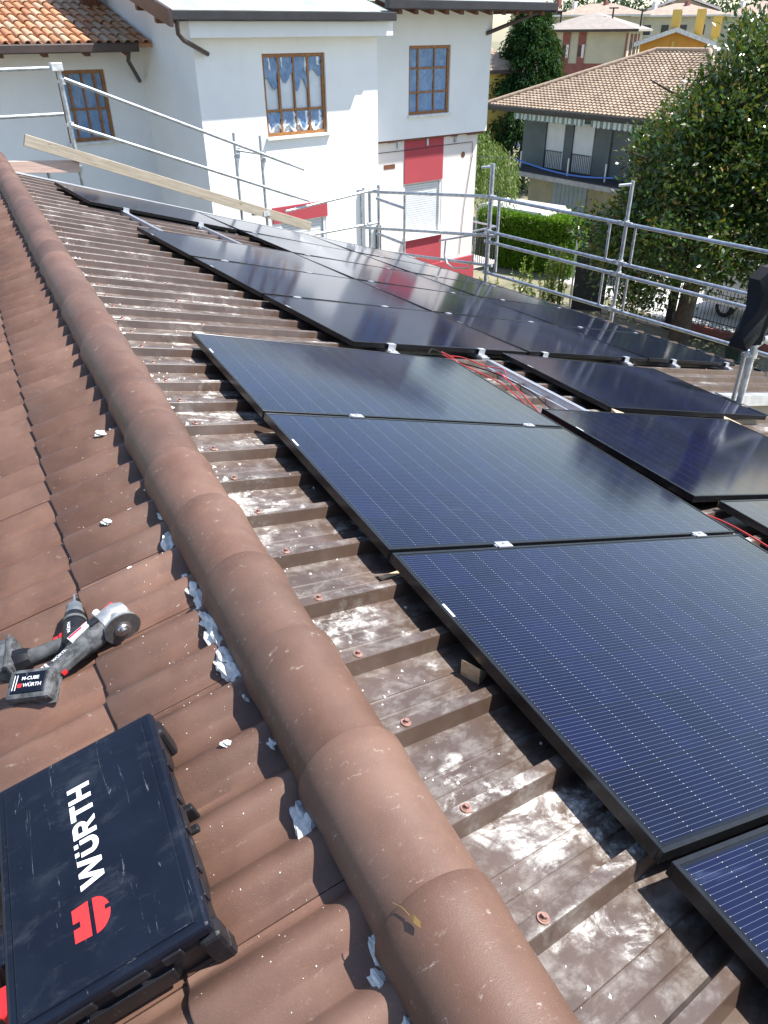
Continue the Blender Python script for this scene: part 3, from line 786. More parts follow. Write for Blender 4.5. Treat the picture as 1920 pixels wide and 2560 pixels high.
# side faces rise with the roof slope
for u in (7.5, 11.84):
    mb.quad(H(u, 15.0, GZ), H(u, 20, GZ), H(u, 20, 1.66), H(u, 15.0, .30))
mb.quad(H(7.5, 15, GZ), H(11.84, 15, GZ), H(11.84, 15, -5.2), H(7.5, 15, -5.2)); mb.quad(H(7.5, 20, GZ), H(11.84, 20, GZ), H(11.84, 20, 1.66), H(7.5, 20, 1.66))
mb.build('wall', MT['white_plaster'], wh, fix=False)
WIN1 = (5.70, 6.68, -1.86, -.57)
mb = MB(); wallholes(mb, -2.0, 7.5, GZ, 0.05, 17.45, [WIN1])
mb.quad(H(-2, 17.45, GZ), H(-2, 22, GZ), H(-2, 22, 1.4), H(-2, 17.45, .05)); mb.build('wall', MT['white_plaster'], wh, fix=False)
WIN3 = (13.13, 14.44, -1.66, -.24)
mb = MB(); wallholes(mb, 11.84, 15.80, -2.16, .60, 15.45, [WIN3]); 
mb.quad(H(15.80, 15.45, -2.16), H(15.80, 20, -2.16), H(15.80, 20, 1.8), H(15.80, 15.45, .6)); mb.quad(H(11.84, 15.45, -2.16), H(11.84, 15.58, -2.16), H(15.80, 15.58, -2.16), H(15.80, 15.45, -2.16))
mb.build('wall', MT['white_plaster'], wh, fix=False)
WIN3L = (13.10, 14.38, -4.46, -3.22)
mb = MB(); wallholes(mb, 11.84, 15.60, -5.30, -2.16, 15.56, [WIN3L])
mb.quad(H(15.6, 15.56, -5.3), H(15.6, 20, -5.3), H(15.6, 20, -2.16), H(15.6, 15.56, -2.16)); mb.build('wall', MT['old_plaster'], wh, fix=False)
mb = MB(); hbox(mb, 11.86, 15.66, 15.50, 19.9, GZ, -5.30); mb.build('base_wall', MT['red_plaster'], wh)
mb = MB(); hbox(mb, 13.10, 14.38, 15.535, 15.56, -3.19, -2.19); mb.build('red_panel', MT['red_plaster'], wh)
mb = MB(); hbox(mb, 13.12, 14.40, 15.535, 15.56, -5.298, -4.56); mb.build('red_panel', MT['red_plaster'], wh)
mb = MB(); hbox(mb, 8.9, 10.34, 14.975, 15.0, -3.50, -3.17); mb.build('red_panel', MT['red_plaster'], wh)
# ragged insulation edge under the upper storey
mb = MB(); u = 11.9
while u < 15.7:
    du = random.uniform(.12, .4); hbox(mb, u, min(u + du, 15.72), 15.47, 15.555, -2.165 - random.uniform(.02, .06), -2.15); u += du
mb.build('torn_edge', MT['rafter_wood'], wh)
mb = MB()
for u in (12.85, 13.78, 14.75): hbox(mb, u, u + .06, 15.50, 15.56, -2.36, -2.2)
mb.build('wall_bracket', MT['galvanised'], wh)
ho = MB(); hbox(ho, 12.45, 12.80, 15.552, 15.559, -2.80, -2.70); ho.build('chase', MT['rafter_wood'], wh)
ho = MB(); ho.tube([H(15.1, 15.553, -2.68), H(15.1, 15.559, -2.68)], .07, 12); ho.build('vent_hole', MT['rafter_wood'], wh)
wr = MB(); wr.tube([H(11.9, 15.54, -2.42), H(13.1, 15.53, -2.42), H(14.4, 15.53, -2.40), H(15.4, 15.54, -2.40), H(15.42, 15.54, -2.75), H(15.7, 15.7, -2.8), H(17.5, 15.9, -3.0)], .008, 5); wr.build('wire', MT['dark_pipe'], wh)
wr = MB(); wr.tube([H(15.42, 15.545, -2.76), H(15.2, 15.54, -4.0), H(15.1, 15.54, -5.2)], .007, 5); wr.build('wire', MT['dark_pipe'], wh)
# windows
def window(win, d, cols_, rows_, label=None, torn=False):
    u0, u1, z0, z1 = win; D = d + .075
    f = MB(); fw = .065
    hbox(f, u0, u0 + fw, D - .03, D + .03, z0, z1); hbox(f, u1 - fw, u1, D - .03, D + .03, z0, z1)
    hbox(f, u0 + fw, u1 - fw, D - .03, D + .03, z1 - fw, z1); hbox(f, u0 + fw, u1 - fw, D - .03, D + .03, z0, z0 + fw)
    fo = f.build('window', MT['window_wood'], wh)
    cu = [u0 + (u1 - u0) * t for t in cols_]; cz = [z0 + (z1 - z0) * t for t in rows_]
    for i, t in enumerate(cu[1:-1]):
        m = MB(); ww = .05 if i % 2 == 0 else .035; hbox(m, t - ww / 2, t + ww / 2, D - .022, D + .02, z0 + fw, z1 - fw); m.build('muntin', MT['window_wood'], fo)
    for t in cz[1:-1]:
        m = MB(); hbox(m, u0 + fw, u1 - fw, D - .018, D + .016, t - .02, t + .02); m.build('muntin', MT['window_wood'], fo)
    for i in range(len(cu) - 1):
        for j in range(len(cz) - 1):
            a, b, c, e = cu[i] + .015, cu[i + 1] - .015, cz[j] + .015, cz[j + 1] - .015
            g = MB()
            if torn:
                hbox(g, a, b, D + .024, D + .034, c, e); g.build('board', MT['white_board'], fo)
                # torn film hanging over part of the board
                nn = 7; hgt = (.62, .50, .66, .40)[i % 4] if j == 1 else .92
                top = e - .02
                fl_ = MB(); rowsn = 6
                for rr in range(rowsn + 1):
                    for k in range(nn + 1):
                        uu = a + (b - a) * (.02 + .96 * k / nn); edge = hgt * (.85 + .20 * math.sin(i * 2.1 + k * .9 + j * 3))
                        zz = top - (top - c - .02) * min(edge, 1) * rr / rowsn
                        fl_.v.append(tuple(H(uu + random.uniform(-.008, .008), D - .012 + random.uniform(-.022, .028), zz)))
                for rr in range(rowsn):
                    for k in range(nn): fl_.f.append((rr * (nn + 1) + k, rr * (nn + 1) + k + 1, (rr + 1) * (nn + 1) + k + 1, (rr + 1) * (nn + 1) + k)); fl_.mi.append(1 if (j == 0 and (rr == rowsn - 1 or (k + i) % nn == 0 or (k < 2 and rr > 2))) or (j == 1 and (k + 2 * i) % nn == 3 and rr < 3) else 0)
                fl_.build('plastic_film', [MT['blue_film'], MT['white_film']], fo, smooth=60)
            else:
                nn = 5; rn = 6
                for rr in range(rn + 1):
                    for k in range(nn + 1): g.v.append(tuple(H(a + (b - a) * k / nn, D + .005 + random.uniform(-.008, .008), c + (e - c) * rr / rn)))
                for rr in range(rn):
                    for k in range(nn): g.f.append((rr * (nn + 1) + k, rr * (nn + 1) + k + 1, (rr + 1) * (nn + 1) + k + 1, (rr + 1) * (nn + 1) + k)); g.mi.append(0)
                g.build('pane', MT['blue_film'], fo, smooth=60)
    sl = MB(); hbox(sl, u0 - .04, u1 + .05, d - .07, d + .04, z0 - .055, z0 - .004); sl.build('sill', MT['sill_stone'], fo, bevel=.006)
    return fo
window(WIN1, 17.45, (0, .24, .52, .78, 1), (0, .46, 1)); window(WIN2, 15.0, (0, .26, .50, .73, 1), (0, .32, 1), torn=True); window(WIN3, 15.45, (0, .25, .64, 1), (0, .33, .68, 1))
wp = MB()
for (a, b, zz) in ((9.2, 9.75, -1.95), (9.35, 9.6, -2.0)):
    pass
for win, d in ((WIN3L, 15.56), (WIN2L, 15.0)):
    u0, u1, z0, z1 = win; f = MB()
    hbox(f, u0, u1, d + .085, d + .095, z0, z1); sh = f.build('shutter_back', MT['shutter_white'], wh); zz = z0
    for a_, b_ in ((u0, u0 + .04), (u1 - .07, u1)):
        f = MB(); hbox(f, a_, b_, d + .01, d + .084, z0, z1); f.build('shutter_guide', MT['shutter_white'], sh)
    while zz < z1 - .03:
        sm = MB(); hbox(sm, u0 + .045, u1 - .075, d + .05, d + .062, zz + .004, min(zz + .05, z1)); zz += .055
        sm.build('slat', MT['shutter_white'], sh)
    sl = MB(); hbox(sl, u0 - .03, u1 + .04, d - .10, d + .04, z0 - .09, z0 - .01); sl.build('sill', MT['white_plaster'], sh)
# block roof, cornice, gutter, rake
TB = .276
mb = MB(); mb.hexa([H(6.85, 14.55, .30), H(11.95, 14.55, .30), H(11.95, 20.2, .30 + 5.65 * TB), H(6.85, 20.2, .30 + 5.65 * TB), H(6.85, 14.55, .37), H(11.95, 14.55, .37), H(11.95, 20.2, .37 + 5.65 * TB), H(6.85, 20.2, .37 + 5.65 * TB)])
rf = mb.build('roof', MT['membrane'], wh)
mb = MB(); hbox(mb, 6.80, 11.93, 14.43, 14.545, .22, .375); mb.build('gutter', MT['fascia_dark'], rf, bevel=.015)
mb = MB(); mb.hexa([H(6.78, 14.32, .12), H(6.85, 14.32, .12), H(6.85, 20.2, .12 + 5.88 * TB), H(6.78, 20.2, .12 + 5.88 * TB), H(6.78, 14.32, .38), H(6.85, 14.32, .38), H(6.85, 20.2, .38 + 5.88 * TB), H(6.78, 20.2, .38 + 5.88 * TB)]); mb.build('rake_board', MT['fascia_brown'], rf)
for d_ in (15.0, 15.75, 16.5, 17.25):
    m = MB(); zz = .16 + (d_ - 14.42) * TB; m.hexa([H(6.86, d_, zz - .14), H(7.49, d_, zz - .14), H(7.49, d_ + .09, zz - .12), H(6.86, d_ + .09, zz - .12), H(6.86, d_, zz + .1), H(7.49, d_, zz + .1), H(7.49, d_ + .09, zz + .12), H(6.86, d_ + .09, zz + .12)]); m.build('purlin_end', MT['rafter_wood'], rf)
mb = MB(); hbox(mb, 7.28, 11.98, 14.62, 15.0, -.045, .215); mb.build('cornice', MT['white_plaster'], wh, bevel=.01)
for uu, dd in ((9.9, 16.2), (11.2, 15.4)):
    m = MB(); zz = .375 + (dd - 14.42) * TB; m.hexa([H(uu, dd, zz), H(uu + .45, dd, zz), H(uu + .45, dd + .5, zz + .5 * TB), H(uu, dd + .5, zz + .5 * TB), H(uu + .02, dd, zz + .03), H(uu + .43, dd, zz + .03), H(uu + .43, dd + .5, zz + .5 * TB + .03), H(uu + .02, dd + .5, zz + .5 * TB + .03)]); m.build('roof_hatch', MT['galv_worn'], rf)
# right wing roof
mb = MB(); mb.hexa([H(11.97, 14.62, .47), H(17.0, 14.62, .47), H(17.0, 20.2, .47 + 5.58 * TB), H(11.97, 20.2, .47 + 5.58 * TB), H(11.97, 14.62, .56), H(17.0, 14.62, .56), H(17.0, 20.2, .56 + 5.58 * TB), H(11.97, 20.2, .56 + 5.58 * TB)])
rf2 = mb.build('roof', MT['membrane'], wh)
mb = MB(); hbox(mb, 11.75, 17.0, 14.48, 14.615, .43, .60); mb.build('gutter', MT['fascia_dark'], rf2, bevel=.015)
mb = MB(); hbox(mb, 17.0, 17.06, 14.50, 20.2, .40, .60); mb.build('rake_board', MT['fascia_dark'], rf2)
u = 12.15
while u < 16.9:
    m = MB(); m.hexa([H(u, 14.64, .34), H(u + .10, 14.64, .34), H(u + .10, 15.44, .34 + .2), H(u, 15.44, .34 + .2), H(u, 14.64, .46), H(u + .10, 14.64, .46), H(u + .10, 15.44, .46 + .2), H(u, 15.44, .46 + .2)]); m.build('rafter', MT['rafter_wood'], rf2); u += .45
pp = MB(); pp.tube([H(15.6, 15.44, -.02), H(16.6, 14.75, .40)], .045, 10); pp.build('downpipe', MT['pipe_brown'], wh, smooth=40)
pp = MB(); pp.tube([H(7.0, 14.50, .24), H(7.0, 14.50, .02), H(7.12, 14.55, -.08), H(7.75, 14.93, -.30)], .042, 10); pp.build('downpipe', MT['pipe_brown'], wh, smooth=40)
pp = MB(); pp.tube([H(6.98, 16.75, -.26), H(6.98, 16.85, -.42), H(7.38, 17.38, -.80)], .04, 10); pp.build('downpipe', MT['pipe_brown'], wh, smooth=40)
pp = MB(); pp.tube([H(11.78, 14.93, GZ), H(11.78, 14.93, -3.9)], .06, 10); pp.build('drain_pipe', MT['dark_pipe'], wh, smooth=40)
pp = MB(); pp.tube([H(11.35, 14.93, GZ), H(11.35, 14.93, -3.0)], .05, 10); pp.build('downpipe', MT['shutter_white'], wh, smooth=40)
# left wing: clay tile roof
def mk_clay():
    g = NG('clay_tile'); v = g.coord('Object'); oi = g.n('ObjectInfo'); r = oi.outputs['Random']
    cr_ = g.n('ValToRGB'); e = cr_.color_ramp.elements; e[0].position = 0; e[0].color = (.36, .155, .075, 1); e[1].position = 1; e[1].color = (.56, .38, .24, 1)
    x = e.new(.45); x.color = (.50, .25, .125, 1); x = e.new(.75); x.color = (.42, .30, .205, 1); g.l(r, cr_.inputs[0])
    c = g.mix(g.ramp(g.noise(v, 12, 5, .6), .4, .75, 0, .5), cr_.outputs[0], (.30, .21, .15))
    g.set(Base_Color=c, Roughness=.85); g.bump(g.noise(v, 60, 4, .6), .3, .004); MT['clay_tile'] = g.m
mk_clay()
TL_ = math.tan(rad(18))
mb = MB(); mb.hexa([H(-2.2, 16.75, -.20), H(7.49, 16.75, -.20), H(7.49, 22, -.20 + 5.25 * TL_), H(-2.2, 22, -.20 + 5.25 * TL_), H(-2.2, 16.75, -.13), H(7.49, 16.75, -.13), H(7.49, 22, -.13 + 5.25 * TL_), H(-2.2, 22, -.13 + 5.25 * TL_)])
rf3 = mb.build('tile_roof', MT['clay_tile'], wh)
mb = MB(); hbox(mb, -2.2, 7.14, 16.58, 16.74, -.27, -.115); mb.build('gutter', MT['fascia_brown'], rf3, bevel=.02)
tm = MB(); na = 7
for i, (y, r) in enumerate(((0, .085), (.43, .066))):
    for k in range(na + 1):
        a = math.pi * k / na; tm.v.append((math.cos(a) * r, y, math.sin(a) * r * .85))
for k in range(na): tm.f.append((k, k + 1, na + 2 + k, na + 1 + k)); tm.mi.append(0)
i0 = len(tm.v)
for k in range(na + 1):
    a = math.pi * k / na; tm.v.append((math.cos(a) * .070, 0, math.sin(a) * .070 * .82))
for k in range(na): tm.f.append((k, i0 + k, i0 + k + 1, k + 1)); tm.mi.append(0)
clay_me = tm.mesh('clay_tile', MT['clay_tile'], smooth=50)
whb = BASES[wh.name]
for i in range(19):
    u = 7.36 - .19 * i
    for j in range(14):
        if u < 3.9: continue
        d_ = 16.72 + .345 * j
        loc = H(u + random.uniform(-.008, .008), d_, -.135 + (d_ - 16.75) * TL_ + .018) - whb
        inst('clay_tile', clay_me, rf3, loc, (rad(18) - .045, random.uniform(-.05, .05), PH + random.uniform(-.04, .04)))
u = 6.9
while u > 3:
    m = MB(); m.hexa([H(u, 16.76, -.33), H(u + .11, 16.76, -.33), H(u + .11, 17.44, -.13), H(u, 17.44, -.13), H(u, 16.76, -.22), H(u + .11, 16.76, -.22), H(u + .11, 17.44, -.02), H(u, 17.44, -.02)]); m.build('rafter', MT['rafter_wood'], rf3); u -= .80
fm_ = MB(); hbox(fm_, 6.95, 7.25, 18.6, 18.95, .2, 1.7); fm_.build('chimney', MT['rafter_wood'], rf3)
# balcony on the right flank
bal = MB(); hbox(bal, 15.67, 17.6, 16.5, 18.6, -6.05, -5.95); bo = bal.build('balcony', MT['old_plaster'], wh)
for k in range(19):
    u = 15.8 + k * .094; m = MB(); hbox(m, u, u + .018, 16.52, 16.538, -5.95, -4.98); m.build('baluster', MT['dark_iron'], bo)
for k in range(14):
    d_ = 16.6 + k * .14; m = MB(); hbox(m, 17.56, 17.578, d_, d_ + .018, -5.95, -4.98); m.build('baluster', MT['dark_iron'], bo)
m = MB(); hbox(m, 15.75, 17.6, 16.50, 16.56, -4.98, -4.94); hbox(m, 17.54, 17.6, 16.57, 18.6, -4.98, -4.94); m.build('handrail', MT['galvanised'], bo)

# ------------------------------------------------------------------ ground
def mk_ground():
    g = NG('dry_ground'); v = g.coord('Object')
    c = g.mix(g.ramp(g.noise(v, .35, 6, .6), .35, .65), (.085, .10, .045), (.23, .20, .135))
    c = g.mix(g.ramp(g.noise(v, 7, 5, .7), .4, .7, 0, .5), c, (.34, .31, .225))
    g.set(Base_Color=c, Roughness=.95); g.bump(g.noise(v, 22, 5, .7), .5, .03); return g.m
def mk_road():
    g = NG('pale_paving'); v = g.coord('Object')
    c = g.mix(g.ramp(g.noise(v, .6, 6, .6), .3, .7), (.50, .49, .475), (.62, .61, .59))
    c = g.mix(g.ramp(g.noise(v, 40, 4, .7), .5, .8, 0, .35), c, (.25, .24, .23))
    g.set(Base_Color=c, Roughness=.9); return g.m
mb = MB(); mb.quad((-400, -300, GZ), (700, -300, GZ), (700, 800, GZ), (-400, 800, GZ))
tag(mb.build('ground', mk_ground()), kind='structure')
mb = MB(); mb.quad((20.6, -10, GZ + .006), (30, -10, GZ + .006), (27, 26, GZ + .006), (20.1, 26, GZ + .006))
tag(mb.build('paved_yard', mk_road()), kind='structure')
mb = MB(); mb.quad((16, 60, GZ + .010), (60, 58, GZ + .010), (60, 66, GZ + .010), (16, 68, GZ + .010))
tag(mb.build('road', MT.setdefault('road', mk_road())), kind='structure')

# ------------------------------------------------------------------ generic building pieces
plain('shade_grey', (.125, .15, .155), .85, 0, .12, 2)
plain('beige_wall', (.42, .36, .24), .9, 0, .15, 1.5)
plain('cream_wall', (.50, .475, .36), .9, 0, .1, .8)
plain('brick_red', (.26, .10, .085), .9, 0, .2, 3)
plain('orange_wall', (.60, .29, .055), .9, 0, .12, 1.0)
plain('yellow_wall', (.62, .47, .12), .9, 0, .12, 1.0)
plain('garage_grey', (.30, .36, .38), .6, 0, .1, 3)
plain('roof_pale', (.34, .255, .205), .9, 0, .22, 1.6, .3, 8)
plain('roof_peach', (.42, .275, .185), .9, 0, .18, 2.5, .3, 8)
plain('roof_grey', (.29, .255, .23), .9, 0, .15, 2.2, .3, 8)
plain('fascia_white', (.72, .72, .70), .6)
plain('window_dark', (.03, .035, .045), .15)
plain('white_paint', (.80, .80, .80), .35, 0, .05, 4)
plain('blue_tube', (.07, .20, .62), .4)
plain('concrete', (.38, .37, .35), .9, 0, .2, 3)
plain('bitumen', (.055, .05, .055), .9, 0, .2, 2)
class FR:  # local frame: a along the front, b away from us
    def __init__(s, o, ang): s.o = Vector(o); s.a = Vector((math.cos(ang), math.sin(ang), 0)); s.b = Vector((-math.sin(ang), math.cos(ang), 0))
    def __call__(s, a, b, z): return s.o + s.a * a + s.b * b + Vector((0, 0, z))
    def box(s, mb, a0, a1, b0, b1, z0, z1):
        return mb.hexa([s(a0, b0, z0), s(a1, b0, z0), s(a1, b1, z0), s(a0, b1, z0), s(a0, b0, z1), s(a1, b0, z1), s(a1, b1, z1), s(a0, b1, z1)])
    def part(s, name, mat, parent, *bx, **kw):
        mb = MB(); s.box(mb, *bx); return mb.build(name, MT[mat] if isinstance(mat, str) else mat, parent, **kw)
def hip(fr, mb, a0, a1, b0, b1, z, rise, th=.18):
    inset = min(a1 - a0, b1 - b0) / 2
    lo = [fr(a0, b0, z), fr(a1, b0, z), fr(a1, b1, z), fr(a0, b1, z)]; up = [p + Vector((0, 0, th)) for p in lo]
    if a1 - a0 >= b1 - b0: r = [fr(a0 + inset, (b0 + b1) / 2, z + th + rise), fr(a1 - inset, (b0 + b1) / 2, z + th + rise)]
    else: r = [fr((a0 + a1) / 2, b0 + inset, z + th + rise), fr((a0 + a1) / 2, b1 - inset, z + th + rise)]
    i = len(mb.v); mb.v += [tuple(p) for p in lo + up + r]
    F = [(3, 2, 1, 0), (0, 1, 5, 4), (1, 2, 6, 5), (2, 3, 7, 6), (3, 0, 4, 7)]
    if a1 - a0 >= b1 - b0: F += [(4, 5, 9, 8), (6, 7, 8, 9), (5, 6, 9), (7, 4, 8)]
    else: F += [(4, 5, 8), (5, 6, 9, 8), (6, 7, 9), (7, 4, 8, 9)]
    for f in F: mb.f.append(tuple(i + k for k in f)); mb.mi.append(0)
    return r

# ------------------------------------------------------------------ neighbour house with balcony (wall faces -X)
NA, NB = Vector((.11, -.994, 0)), Vector((.994, .11, 0))
fn = FR((0, 0, 0), math.atan2(-.994, .11)); fn.b = NB
nh = thing('neighbour_house', fn(-26, 30, GZ), 'two storey house with brown hipped tile roof, balcony, awnings and blue tube', 'house')
BW = 28.1
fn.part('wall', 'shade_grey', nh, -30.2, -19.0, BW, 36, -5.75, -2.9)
fn.part('lower_wall', 'beige_wall', nh, -29.6, -19.2, BW + .1, 35.8, GZ, -5.75)
for i, (a, b) in enumerate(((-28.55, -27.42), (-26.82, -25.64))):
    sh = fn.part('roller_shutter', 'shutter_white', nh, a, b, BW - .03, BW - .002, -5.45, -3.45)
for a, b in ((-28.72, -28.57), (-27.02, -26.84), (-24.75, -24.60)): fn.part('pilaster', 'shade_grey', nh, a, b, BW - .10, BW - .002, -5.5, -3.0)
gd = fn.part('garage_door', 'garage_grey', nh, -27.88, -25.7, BW + .06, BW + .098, GZ, -5.95)
for k in range(8): fn.part('door_board', 'garage_grey', gd, -27.86 + .27 * k, -27.61 + .27 * k, BW + .035, BW + .058, GZ, -5.97)
sl = fn.part('balcony', 'concrete', nh, -30.1, -20.5, BW - 1.5, BW - .005, -5.72, -5.52)
fn.part('balcony_deck', 'bitumen', sl, -30.05, -20.5, BW - 1.45, BW - .01, -5.515, -5.47)
for a in (-29.2, -26.1, -23.9): fn.part('railing_post', 'white_paint', sl, a, a + .05, BW - 1.0, BW - .95, -5.46, -4.75)
for a0, a1 in ((-28.55, -27.42), (-26.82, -25.64)):
    m = MB(); fn.box(m, a0 + .01, a1 - .01, BW - .09, BW - .07, -4.72, -4.69)
    m.build('top_rail', MT['dark_iron'], sl)
    k = a0 + .06
    while k < a1: fn.part('baluster', 'dark_iron', sl, k, k + .018, BW - .09, BW - .07, -5.46, -4.725); k += .11
bt_ = MB(); bt_.tube([fn(-28.98 + (5.96) * t, BW - 1.42, -5.06 - .36 * math.sin(t * 2.4) + .16 * t) for t in [i / 10 for i in range(11)]], .032, 8); bt_.build('blue_tube', MT['blue_tube'], nh, smooth=50)
def mk_awning():
    g = NG('striped_awning'); v = g.coord('Object'); sx = g.n('SeparateXYZ'); g.l(v, sx.inputs[0])
    f = g.math('GREATER_THAN', g.math('FRACT', g.math('MULTIPLY', sx.outputs[1], 3.6)), .5)
    g.set(Base_Color=g.mix(f, (.62, .66, .62), (.20, .27, .28)), Roughness=.8); return g.m
maw = mk_awning()
for a0, a1 in ((-29.7, -25.3), (-24.9, -20.6)):
    m = MB(); n = int((a1 - a0) / .27); w_ = (a1 - a0) / n
    for k in range(n):
        for s_ in range(4):
            x0, x1 = a0 + (k + s_ / 4) * w_, a0 + (k + (s_ + 1) / 4) * w_
            d0, d1 = .06 * math.sin(math.pi * s_ / 4), .06 * math.sin(math.pi * (s_ + 1) / 4)
            b0, b1 = BW - 1.12 - .03 * math.sin(x0 * 11), BW - 1.12 - .03 * math.sin(x1 * 11)
            m.quad(fn(x0, b0, -3.16), fn(x1, b1, -3.16), fn(x1, b1, -3.37 - d1), fn(x0, b0, -3.37 - d0))
    mo = m.build('awning', maw, nh); sdm = mo.modifiers.new('s', 'SOLIDIFY'); sdm.thickness = .01
# roof: eaves box, then stepped rows of curved tiles
ea0, ea1, eb0, eb1, ez, rs = -31.4, -18.2, BW - 1.35, 37.2, -3.0, 2.15
m = MB(); fn.box(m, ea0, ea1, eb0, eb1, -3.12, -2.93); nr = m.build('eaves', MT['fascia_dark'], nh)
m = MB(); fn.box(m, ea0, ea1, eb0 - .13, eb0 - .004, -3.04, -2.92); m.build('gutter', MT['fascia_dark'], nr)
inset = (eb1 - eb0) / 2; zr0, zr1 = -2.92, -2.92 + rs
m = MB(); nrow, ncol = 27, 150
def slope_tiles(m, axis):
    for r in range(nrow):
        t0, t1 = r / nrow, (r + 1) / nrow
        lo_, hi_ = ea0 + inset * t0, ea1 - inset * t0
        lo2, hi2 = ea0 + inset * t1, ea1 - inset * t1
        b0_, b1_ = eb0 + inset * t0, eb0 + inset * (t1 + .15 / nrow)
        nn = 300; i0 = len(m.v)
        for k in range(nn + 1):
            f = k / nn
            for (L0, L1, bb, zz, lift) in ((lo_, hi_, b0_, zr0 + rs * t0, .055), (lo2, hi2, b1_, zr0 + rs * (t1 + .15 / nrow), .0), (lo_, hi_, b0_, zr0 + rs * t0, 0.)):
                a = L0 + (L1 - L0) * f; wv = .020 * (1 + math.sin(a * 2 * math.pi / .235)) if lift or zz else 0
                m.v.append(tuple(fn(a, bb, zz + lift + (wv if lift or bb == b1_ else wv * 0))))
        for k in range(nn):
            a = i0 + 3 * k; b = a + 3
            m.f += [(a, b, b + 1, a + 1), (a + 2, b + 2, b, a)]; m.mi += [0, 0]
slope_tiles(m, 0)
def mk_ntile():
    g = NG('old_brown_tiles'); v = g.coord('Object')
    c = g.mix(g.ramp(g.noise(v, 2.4, 5, .6), .3, .7), (.25, .175, .12), (.42, .315, .225))
    c = g.mix(g.ramp(g.noise(v, 11, 5, .7), .45, .72, 0, .5), c, (.48, .385, .29))
    g.set(Base_Color=c, Roughness=.92); MT['old_brown_tiles'] = g.m; return g.m
mk_ntile()
tag(m.build('roof_tiles', MT['old_brown_tiles'], nr, smooth=50), kind='stuff')
m = MB(); r_ = hip(fn, m, ea0 + .02, ea1 - .02, eb0 + .02, eb1, -2.94, rs - .06, .02); m.build('roof_deck', MT['old_brown_tiles'], nr)
hp = [fn(ea0, eb0, -2.86), fn(ea0 + inset, (eb0 + eb1) / 2, zr1 + .05), fn(ea1 - inset, (eb0 + eb1) / 2, zr1 + .05), fn(ea1, eb0, -2.86), fn(ea0, eb1, -2.86)]
cm_ = MB(); cm_.tube([(0, 0, 0), (.40, 0, .02)], [.12, .10], 8); hipcap = cm_.mesh('hip_tile', MT['old_brown_tiles'], smooth=50)
for a, b in ((hp[0], hp[1]), (hp[1], hp[2]), (hp[2], hp[3]), (hp[1], hp[4])):
    d = b - a; n = int(d.length / .38); q_ = d.to_track_quat('X', 'Z').to_matrix().to_4x4()
    for k in range(n): inst('hip_tile', hipcap, nr, mat4=Matrix.Translation(a + d * k / n - BASES[nh.name]) @ q_)

# ------------------------------------------------------------------ apartment house, orange house, far roofs
def far_house(name, label, fr, a0, a1, b0, b1, ze, rise, wall, roof, ov=.6, wins=(), base_mat=None, base_z=None, fasc='fascia_brown', hipr=True):
    t = thing(name, fr((a0 + a1) / 2, (b0 + b1) / 2, GZ), label, 'house')
    fr.part('wall', wall, t, a0, a1, b0, b1, (base_z if base_mat else GZ), ze - .002)
    if base_mat: fr.part('base_wall', base_mat, t, a0 - .01, a1 + .01, b0 - .01, b1 + .01, GZ, base_z - .003)
    m = MB()
    if hipr: hip(fr, m, a0 - ov, a1 + ov, b0 - ov, b1 + ov, ze, rise, .16)
    else:
        am = (a0 + a1) / 2
        for s_, (x0, x1) in enumerate(((a0 - ov, am), (a1 + ov, am))):
            m.hexa([fr(x0, b0 - ov, ze), fr(x1, b0 - ov, ze + rise), fr(x1, b1 + ov, ze + rise), fr(x0, b1 + ov, ze), fr(x0, b0 - ov, ze + .14), fr(x1, b0 - ov, ze + rise + .14), fr(x1, b1 + ov, ze + rise + .14), fr(x0, b1 + ov, ze + .14)])
        g = MB(); g.prism([fr(a0, b0, ze - .002), fr(a1, b0, ze - .002), fr(am, b0, ze + rise * .88)], fr.b * (b1 - b0)); g.build('gable', MT[wall], t)
        for x0 in (a0 - ov, a1 + ov):
            f = MB(); f.hexa([fr(x0, b0 - ov - .05, ze - .12), fr(am, b0 - ov - .05, ze + rise - .12), fr(am, b0 - ov - .004, ze + rise - .12), fr(x0, b0 - ov - .004, ze - .12), fr(x0, b0 - ov - .05, ze + .12), fr(am, b0 - ov - .05, ze + rise + .12), fr(am, b0 - ov - .004, ze + rise + .12), fr(x0, b0 - ov - .004, ze + .12)]); f.build('barge_board', MT['fascia_white'], t)
    r = m.build('roof', MT[roof], t)
    if hipr:
        f = MB(); fr.box(f, a0 - ov - .06, a1 + ov + .06, b0 - ov - .06, b0 - ov - .003, ze - .02, ze + .17); f.build('gutter', MT[fasc], r)
    for (wa, wb, z0, z1, mt) in wins:
        o = fr.part('window', mt, t, wa, wb, b0 - .06, b0 - .012, z0, z1)
        if mt == 'window_dark': fr.part('sill', 'fascia_white', o, wa - .05, wb + .05, b0 - .14, b0 - .062, z0 - .08, z0 - .004)
    return t, r
# cream apartment house: two faces seen, corner towards us
O1 = Vector((50.75, 55.2, 0)); O0 = Vector((46.2, 60.6, 0)); d1 = (O1 - O0); ang1 = math.atan2(d1.y, d1.x)
fa = FR(O0, ang1); La = d1.length
t, r = far_house('apartment_house', 'cream apartment house with grey hipped roof, brick red ground floor and strip windows', fa, 0, La, 0, 9.5, .0, 1.25, 'cream_wall', 'roof_grey', .75,
    base_mat='brick_red', base_z=-2.25, wins=())
for u in (1.75, 3.05):
    o = fa.part('brick_strip', 'brick_red', t, u, u + .62, -.07, -.012, -2.24, -.05)
    w_ = fa.part('window', 'window_dark', o, u + .06, u + .30, -.10, -.072, -1.75, -.95)
    fa.part('shutter', 'fascia_white', o, u + .36, u + .56, -.10, -.072, -1.85, -.90)
for u in (1.1, 3.2): fa.part('window', 'window_dark', t, u, u + .7, -.06, -.012, -3.6, -2.9)
